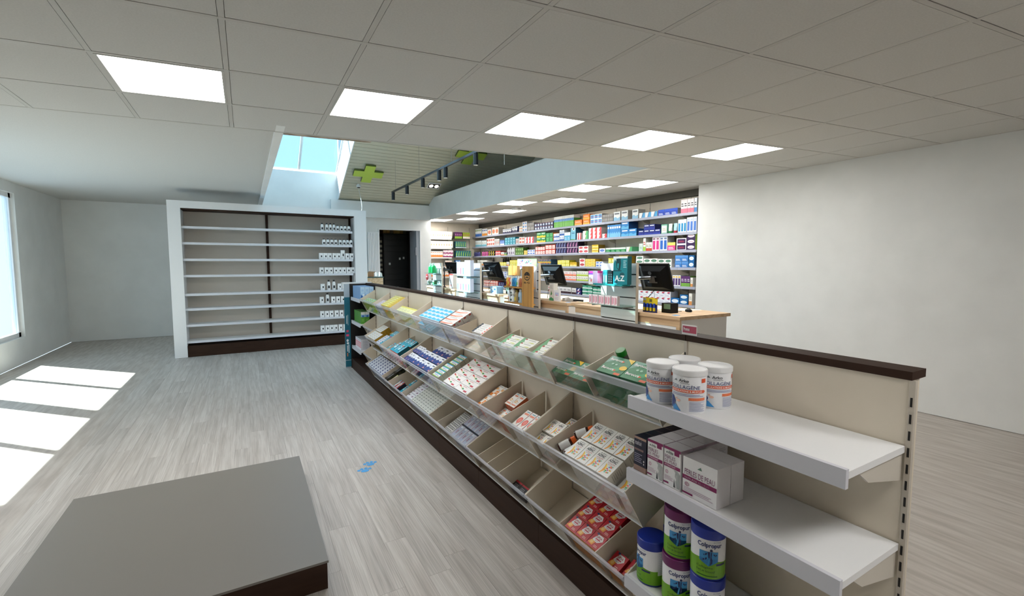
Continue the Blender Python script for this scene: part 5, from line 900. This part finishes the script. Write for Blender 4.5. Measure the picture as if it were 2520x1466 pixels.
def monitor(y, lab, x=3.22, zc=1.20, w=.36, h=.26, tilt=22, yaw=8):
    t = thing('monitor', lab, 'monitor', (x, y, .901), math.radians(yaw)); T = Matrix.Rotation(math.radians(-tilt), 4, 'Y'); zc -= .901
    def tb(a, b, m, nm, par):
        mb = B(a, b, m); mb.v = [tuple(T @ Vector(v) + Vector((0, 0, zc))) for v in mb.v]; return lpart(nm, mb, par)
    sc = tb((-.008, -w / 2, -h / 2), (.012, w / 2, h / 2), M_BLACK, 'screen', t)
    mb = MB().prism([(-w * .36, -h * .36), (w * .36, -h * .36), (w * .36, h * .36), (-w * .36, h * .36)], lambda p: (-.045, p[0] * .8, p[1] * .8), lambda p: (-.0085, p[0] * 1.2, p[1] * 1.2), mat('0D0E10', .7, spec=.2)); mb.v = [tuple(T @ Vector(v) + Vector((0, 0, zc))) for v in mb.v]; lpart('rear_housing', mb, t)
    mb = MB().prism([(.018 * math.cos(i * .5236), .018 * math.sin(i * .5236)) for i in range(12)], lambda p: (-.0465, p[0] + w * .05, p[1] + h * .22), lambda p: (-.0455, p[0] + w * .05, p[1] + h * .22), M_STEEL); mb.v = [tuple(T @ Vector(v) + Vector((0, 0, zc))) for v in mb.v]; lpart('badge', mb, t)
    mb = B((-.056, -.03, -.03), (-.0465, .03, .03), M_STEEL); 
    for q in (1, -1): mb.box((-.055, -.05, q * .028 - .006), (-.050, .05, q * .028 + .006), M_STEEL)
    mb.v = [tuple(T @ Vector(v) + Vector((0, 0, zc))) for v in mb.v]; lpart('mount_plate', mb, t)
    lpart('arm', MB().tube([(-.07, 0, zc), (-.10, .06, zc - .005), (-.09, .16, zc - .01)], .016, M_STEEL, 10), t, True); lpart('pole', MB().lathe([(.03, 0), (.03, .01), (.012, .012), (.012, zc + .04), (.010, zc + .045)], mat('4A4C50', .5), (-.09, .17, 0), 14), t, True)
    lpart('cable', MB().tube([(-.03, -.02, zc - .11), (-.07, .02, zc - .18), (-.05, .05, .03), (-.02, .08, .004)], .004, M_BLACK, 6), t)
ST = ((2.50, 3.86, 'oak service desk with yellow glue-stick card and mouse'), (4.00, 5.40, 'oak service desk behind the wooden drinks stand'), (5.56, 6.94, 'oak service desk with pale blue tissue box'), (7.10, 8.46, 'oak service desk next to green bottles'))
for a, b, l in ST: desk(a, b, l)
slatwall(2.93, 3.39, [(1.135, 2.93, 3.42, .16), (.958, 2.93, 3.40, .16)], 'white slatwall panel with teal shaver display and sunlit glass shelves')
slatwall(4.48, 4.92, [], 'white slatwall panel behind the pine drinks stand')
slatwall(6.03, 6.62, [(1.14, 6.06, 6.62, .15), (.905, 6.06, 6.60, .15)], 'white slatwall panel holding white toothbrush boxes')
slatwall(7.56, 7.98, [(1.16, 7.56, 8.0, .15), (.96, 7.56, 8.0, .15)], 'white slatwall panel holding two green bottles')
monitor(2.97, 'black monitor seen from behind above yellow card display', 3.24, 1.205, .33, .27); monitor(4.60, 'black monitor seen from behind beside floral poster', 3.26, 1.19, .32, .27, 24, 14); monitor(6.13, 'black monitor seen from behind over the tissue box', 3.24, 1.22, .40, .28); monitor(7.68, 'black monitor seen from behind beside green bottles', 3.24, 1.22, .42, .28)
# ---- first station
des('shaver', '12808A', '0E626A', [('p', [(0, .72), (.12, .9), (.3, .72), (.34, 1), (0, 1)], 'CFE4EA'), ('r', 0, .93, 1, 1, 'E9F0F2'), ('p', [(.22, .92), (.52, .92), (.56, .78), (.50, .52), (.40, .50), (.26, .58), (.20, .78)], '0A3A40'), ('p', [(.3, .75), (.4, .75), (.38, .55), (.3, .6)], '2AA0A8'), ('r', .0, .47, .6, .5, '0A3A40'), ('e', .64, .34, .18, .09, '0E5058'), ('t', 'A·Z', .14, .12, .80, .32, 'F2F6F6', 1), ('r', .34, .12, .82, .15, 'F2F6F6'), ('l', .72, .6, .94, .88, 5, 'A4D4DA'), ('e', .2, .08, .13, .05, '0E5058')], desc='large teal cardboard display box with white letters')
y = 3.015; lab = 'large teal display box with white letters on the upper glass shelf'
put('shaver', .175, .245, .05, (2.862, 3.0, 1.1355 + .0125 + .1225), R_WALL, lab, None, 'display_box')
single('cardboard_riser', B((2.812, 2.945, 1.1353), (2.905, 3.33, 1.1475), mat('14969A', .4)), 'low teal cardboard base under the shaver display boxes', 'display base', origin=(2.86, 3.14, 1.1353))
des('teallt', '3FC0C8', '2A98A0', [('r', .2, .1, .8, .6, 'BFEAEC'), ('r', .2, .7, .8, .9, '1A6A74')], desc='slim turquoise box'); des('blackp', '141C1C', '0C1414', [('l', .2, .15, .8, .85, 4, '4A6A68')], desc='slim black box'); des('magenta', 'B890B4', 'A04A90', [('r', 0, .82, 1, 1, 'B82A7A'), ('r', .3, .05, .7, .7, '8A4A6A')], desc='slim mauve box with magenta top'); des('whitepink', 'EFF0F4', 'C9CAD4', [('r', 0, .85, 1, 1, 'B82A7A'), ('r', 0, .72, 1, .85, '5A3A9A'), ('e', .62, .3, .16, .12, 'E87A84'), ('l', .1, .4, .7, .56, 2, 'A9B0C8')], desc='white box with violet top and red seal')
for i in range(2): stand('teallt', 3.155 + i * .03, 3.180 + i * .03, 2.825, .05, .125, 1, 'on the upper glass shelf beside the teal display', z=1.1478)
for i in range(3): stand('blackp', 3.092 + i * .02 + .0, 3.111 + i * .02, 2.83, .05, .118, 1, 'on the upper glass shelf beside the teal display', z=1.1478)
for i in range(5): stand('magenta', 3.225 + i * .0135, 3.238 + i * .0135, 2.83, .05, .115, 1, 'in a tight row on the upper glass shelf', z=1.1478)
stand('whitepink', 3.338, 3.40, 2.815, .06, .125, 1, 'at the end of the upper glass shelf', z=1.1353)
des('sachet', 'F4EEF0', 'E4D8DC', [('r', .1, .1, .5, .85, 'E8A4B4'), ('r', .56, .2, .72, .8, 'B8708A'), ('r', .8, .1, .92, .9, 'F0CAD2')], desc='white and pink sample sachet')
for i in range(9): stand('sachet', 2.99 + i * .043, 3.029 + i * .043, 2.80 + .006 * (i % 2), .03, .085, 1, 'in a row on the sunlit lower glass shelf', 'sample_sachet', .9585)
t = thing('glue_display', 'yellow and blue hanging card with four glue sticks on the desk', 'display card', (3.09, 2.88, .9005))
cm_ = MB(); cm_.box((3.088, 2.80, .9005), (3.092, 2.965, 1.03), mat('E6CE2A', .4)); cm_.box((3.0868, 2.80, .9005), (3.0878, 2.965, .972), mat('1E2C78', .4)); cm_.box((3.0868, 2.93, 1.005), (3.0878, 2.962, 1.022), mat('DAD6C8', .4)); cm_.box((3.0868, 2.86, .992), (3.0878, 2.89, 1.018), mat('6A6A30', .4)); cm_.box((3.0868, 2.80, 1.022), (3.0878, 2.826, 1.029), mat('A83A3A', .4)); cm_.box((3.092, 2.86, .9005), (3.14, 2.90, .905), mat('E6CE2A', .4))
wpart('card', cm_, t)
for i in range(4): wpart('glue_stick', MB().lathe([(.010, 0), (.011, .002), (.011, .03), (.011, .032), (.010, .066)], M_WHITE, (3.075, 2.824 + i * .038, .915), 12, [mat('D8C828', .4), mat('D8C828', .4), mat('2246B4', .4), mat('2246B4', .4), mat('2246B4', .4)]), t, True)
t = thing('card_terminal', 'black payment terminal with greenish screen beside the glue card', 'terminal', (3.22, 2.77, .9005)); wpart('body', B((3.17, 2.72, .9005), (3.26, 2.825, .985), M_BLACK), t); wpart('screen', B((3.1685, 2.728, .935), (3.1698, 2.80, .98), mat('5E7A64', .3)), t)
mo = MB(); n = 12
for r_, z_ in (): pass
mo.lathe([(.026, 0), (.03, .006), (.026, .02), (.012, .028)], M_BLACK, (0, 0, 0), 16); mo.v = [(a * 1.7, b, c) for a, b, c in mo.v]
o = ob('computer_mouse', mo.mesh('computer_mouse', None, True), None, (3.42, 2.74, .9005), (0, 0, .9)); tag(o, 'black computer mouse lying on the oak desk top', 'mouse')
single('mouse_cable', MB().tube([(3.38, 2.78, .9035), (3.33, 2.82, .904), (3.28, 2.84, .906), (3.24, 2.86, .912)], .0025, M_BLACK, 6), 'thin black cable between mouse and monitor stand', 'cable', origin=(3.33, 2.82, .904))
for i, (x, y, l) in enumerate(((3.06, 2.58, 'blue floor-arrow sticker on the desk corner beside the mouse'), (3.06, 4.06, 'blue sticker on the desk corner by the drinks stand'))): single('blue_sticker', MB().prism([(0, 0), (.06, .0), (.07, .05), (.01, .05)], lambda p: (x + p[0], y + p[1], .9003), lambda p: (x + p[0], y + p[1], .9012), paw), l, 'sticker', origin=(x, y, .9003))
# ---- second station: pine drinks stand, floral poster
PX = 2.80
t = thing('drinks_stand', 'honey pine stand with tall branded board and two shelves of bottles', 'display stand', (2.84, 4.6, 0))
wpart('board', B((PX - .02, 4.335, 0), (PX, 4.555, 1.30), M_PINE), t)
lg = MB()
for P, c in art_polys([('e', .5, .5, .5, .5, '1E140C'), ('e', .5, .47, .42, .36, 'C08A46'), ('p', [(.1, .62), (.3, .8), (.45, .66), (.6, .84), (.9, .62), (.8, .55), (.5, .6), (.2, .55)], '1E140C'), ('e', .5, .78, .1, .12, '1E140C'), ('p', [(.2, .34), (.5, .48), (.8, .34), (.6, .28), (.5, .36), (.4, .28)], '1E140C'), ('t', 'BEL POA', .02, -.34, .98, -.14, '1E140C', 1)], .13, .10): lg.face([(PX - .0206 - .00002 * 1, 4.51 - x, 1.135 + y) for x, y in P], mat(c, .6))
for k_, f in enumerate(lg.f): pass
for i in range(len(lg.v)): v = lg.v[i]
off = 0
for fi, f in enumerate(lg.f):
    for vi in f: a = lg.v[vi]; lg.v[vi] = (a[0] - .00003 * min(fi, 20), a[1], a[2])
wpart('printed_logo', lg, t)
for z in (1.052, .86): wpart('shelf', B((PX + .0005, 4.46, z - .018), (2.90, 5.019, z), M_PINE), t)
wpart('back_board', B((2.94, 4.60, 1.0525), (2.955, 4.98, 1.30), M_PINE) if False else B((2.885, 4.60, .8605), (2.899, 5.018, 1.033), mat('5A3A22', .7)), t)
wb = MB(); wb.box((2.86, 4.80, 1.185), (2.898, 4.918, 1.302), M_PINE); wb.box((2.86, 4.922, 1.185), (2.898, 5.018, 1.302), M_PINE); wb.box((2.885, 4.91, 1.0525), (2.897, 4.93, 1.186), M_PINE)
wpart('head_board', wb, t)
for i, (c1, c2, capc) in enumerate((('E8B43A', 'D85A3A', 'E9EEE4'), ('E87A4A', 'F0D84A', 'E9EEE4'), ('F0EDE6', 'E86A3A', 'E9EEE4'), ('2E8AC0', '1E5A90', 'DDE6EA'), ('3E9ACC', '1E6AA0', 'DDE6EA'), ('EFE9DC', '8CC83A', 'EEF0EA'), ('C0744A', 'A85A30', 'EEDED2'), ('B86A44', 'A05028', 'EEDED2'), ('B06040', '985028', 'EEDED2'))):
    desc_ = ('yellow and red', 'orange and yellow', 'white and orange', 'blue', 'bright blue', 'white and lime', 'copper brown', 'chestnut brown', 'rust brown')[i]
    bottle('drink_bottle', 2.835, 4.985 - i * .049 - (.0 if i < 5 else .012), 1.0526, .125, .021, desc_ + ' shaker bottle with pale cap on the pine stand', None, c1, capc, .16, True, 'bottle', c2, -1.57)
for i, (y, z, h, r, c1, c2, cc, l) in enumerate(((4.955, .8606, .14, .02, 'EDEDEA', 'D87A4A', 'F0F0F0', 'small white bottle with orange emblem on the lower pine shelf'), (4.865, .8606, .09, .036, 'E4E6E4', '20403E', 'F0F0F0', 'wide white jar with dark label, lower of two'), (4.865, .9512, .078, .036, 'E4E6E4', '20403E', 'F0F0F0', 'wide white jar with dark label stacked on another'), (4.775, .8606, .15, .03, 'B49A6A', 'E0C22A', '8A7A2A', 'tan pouch-like bottle with yellow label on the lower pine shelf'), (4.69, .8606, .16, .028, 'A9C4DA', '3A5A6A', 'DDE4EA', 'pale blue can with dark print on the lower pine shelf'))):
    bottle('supplement_jar', 2.842, y, z, h, r, l, None, c1, cc, .16, True, 'jar', c2, -1.57)
fp = MB(); fp.box((2.925, 4.47, 1.0), (2.929, 4.90, 1.385), mat('DCE8F2', .4))
FA = [('p', [(.55, 1), (1, 1), (1, .75), (.8, .82)], '9AD07A')]
rf = random.Random(5)
for i in range(34): FA.append(('e', .14 + .6 * rf.random(), .66 + .3 * rf.random(), rf.uniform(.02, .05), rf.uniform(.015, .04), ('D8506A', 'E88AA4', '5A8A6A', '6A5AA0', 'F0C4CC', '3A6A5A')[i % 6]))
for i, (P, c) in enumerate(art_polys(FA, .43, .385)): fp.face([(2.9245 - .00002 * i, 4.90 - x, 1.0 + y) for x, y in P], mat(c, .5))
single('floral_poster', fp, 'pale blue poster board with red flowers on the slatwall', 'poster', origin=(2.927, 4.68, 1.0)) if False else single('floral_poster', fp, 'pale blue poster board with red flowers rising behind the pine board', 'poster', origin=(2.927, 4.68, 1.0))
des('leafbox', 'E6E4DE', 'C9C6BE', [('p', [(.3, .35), (.5, .55), (.7, .4), (.5, .3)], '4A8A4A'), ('p', [(.4, .45), (.5, .62), (.55, .45)], '2E6A3A'), ('p', [(0, 0), (1, 0), (1, .1), (.5, .2), (0, .12)], '4AA070'), ('l', .2, .7, .8, .9, 3, 'B4B4AE')], desc='tall white carton with a green leaf')
stand('leafbox', 4.33, 4.42, 3.07, .06, .20, 1, 'on the second desk', z=.9005)
des('infocard', 'F0EEF0', 'D8D6D8', [('r', .2, .5, .85, .8, 'C4CCE4'), ('e', .5, .55, .1, .05, 'D86A8A'), ('l', .2, .15, .8, .4, 3, 'D2D4DE')], desc='white information card stand'); stand('infocard', 4.20, 4.31, 3.06, .02, .125, 1, 'on the second desk beside the leaf carton', 'card_stand', .9005)
t = thing('barcode_scanner', 'grey barcode scanner lying on the second desk', 'scanner', (3.22, 4.18, .9005)); wpart('body', MB().prism([(0, 0), (.16, 0), (.16, .03), (.11, .05), (0, .03)], lambda p: (3.16, 4.28 - p[0], .9005 + p[1]), lambda p: (3.24, 4.28 - p[0], .9005 + p[1]), mat('A9A6A2', .5)), t); wpart('handle', MB().tube([(3.2, 4.12, .918), (3.22, 4.06, .918), (3.26, 4.02, .914)], .012, M_BLACK, 8), t, True)
# ---- third station
des('tooth', 'E9ECF6', 'CDD2E4', [('r', .38, .12, .62, .6, 'C83A6A'), ('l', .2, .7, .8, .9, 2, 'B9C0DA')], desc='tall white toothbrush box with coloured stripe'); des('tooth2', 'E9ECF6', 'CDD2E4', [('r', .38, .12, .62, .6, '2E8A6A'), ('l', .2, .7, .8, .9, 2, 'B9C0DA')], desc='tall white toothbrush box with green stripe'); des('tooth3', 'E4E6F0', 'CDD2E4', [('r', .42, .1, .58, .85, 'A9B0C8')], desc='tallest white box with grey stripe')
for i, kx in enumerate(('tooth3', 'tooth3', 'tooth2', 'tooth', 'tooth')): stand(kx, 6.085 + i * .1, 6.18 + i * .1, 2.83, .06, .235 if i < 2 else .21, 1, 'on the upper glass shelf of the third panel', z=1.1405)
for i in range(5): stand('tooth' if i % 2 else 'tooth2', 6.09 + i * .1, 6.185 + i * .1, 2.83, .06, .20, 1, 'on the lower glass shelf of the third panel', z=.9055)
des('tissue', '9CC4E4', '7FA8CC', [('e', .3, .7, .12, .1, 'F0F4F8'), ('e', .7, .6, .14, .1, '2E5A9A'), ('e', .4, .3, .12, .1, '2E5A9A'), ('e', .8, .25, .1, .1, 'F0F4F8')], desc='pale blue tissue box with dots'); stand('tissue', 5.72, 5.92, 3.07, .11, .10, 1, 'on the third desk', 'tissue_box', .9005)
t = thing('card_terminal', 'tilted payment terminal with pale screen behind the tissue box', 'terminal', (3.24, 5.66, .9005)); wpart('body', MB().prism([(0, 0), (.09, 0), (.09, .05), (0, .11)], lambda p: (3.22 + p[0], 5.62, .9005 + p[1]), lambda p: (3.22 + p[0], 5.72, .9005 + p[1]), M_BLACK), t); wpart('screen', B((3.2185, 5.63, .93), (3.2198, 5.71, .995), mat('8AA88E', .3)), t); wpart('flap', MB().prism([(0, .0), (.07, .075), (.064, .08), (-.006, .005)], lambda p: (3.23 - p[0] * .3, 5.63 + p[0], 1.012 + p[1]), lambda p: (3.30 - p[0] * .3, 5.63 + p[0], 1.0 + p[1]), mat('D6D4CC', .4)), t)
t = thing('receipt_printer', 'small grey receipt printer on the third desk', 'printer', (3.25, 5.56, .9005)); wpart('body', B((3.18, 5.57, .9005), (3.32, 5.61, .96), mat('9A9A98', .5)), t); wpart('paper_slot', B((3.19, 5.575, .9603), (3.30, 5.605, .963), M_BLACK), t)
# ---- fourth station
for i, y in enumerate((7.72, 7.84)): bottle('shampoo_bottle', 2.88, y, 1.1605, .17, .05, 'bright green bottle with clear lid on the glass shelf', 'green bottles on the fourth panel', '1FAE5A', 'CFE8D4', .2, False, 'bottle')
single('red_badge', MB().lathe([(.0, -.006), (.055, -.006), (.055, .006), (.0, .006)], mat('D84A4A', .4), (0, 0, 0), 20) if False else MB().prism([(.06 * math.cos(i * .314), .06 * math.sin(i * .314)) for i in range(20)], lambda p: (2.805, 7.86 + p[0], 1.09 + p[1]), lambda p: (2.812, 7.86 + p[0], 1.09 + p[1]), mat('D84A4A', .4)).box((2.804, 7.82, 1.085), (2.8049, 7.90, 1.10), mat('F4D8D4', .4)).box((2.805, 7.855, 1.14), (2.83, 7.865, 1.1515), M_WHITE), 'round red price badge under the shelf of green bottles', 'badge', origin=(2.808, 7.86, 1.09))
des('tallwhite', 'F2EEEC', 'D8D2CE', [('r', 0, .9, 1, 1, 'D8483A'), ('e', .4, .2, .2, .08, 'E8A4A0'), ('l', .2, .4, .8, .7, 3, 'E8CCC8')], desc='tall white carton with red top'); stand('tallwhite', 7.28, 7.44, 3.06, .09, .25, 1, 'on the fourth desk', z=.9005)
for i in range(4): stand('w_greenoval' if i % 2 else 'w_grn', 7.60 + i * .085, 7.68 + i * .085, 2.84, .06, .07, 1, 'on the lower glass shelf of the fourth panel', z=.9605)
t = thing('card_terminal', 'black payment terminal with green screen on the fourth desk', 'terminal', (3.24, 7.2, .9005)); wpart('body', B((3.2, 7.16, .9005), (3.28, 7.25, .985), M_BLACK), t); wpart('screen', B((3.1985, 7.168, .94), (3.1998, 7.235, .98), mat('6A9A74', .3)), t)
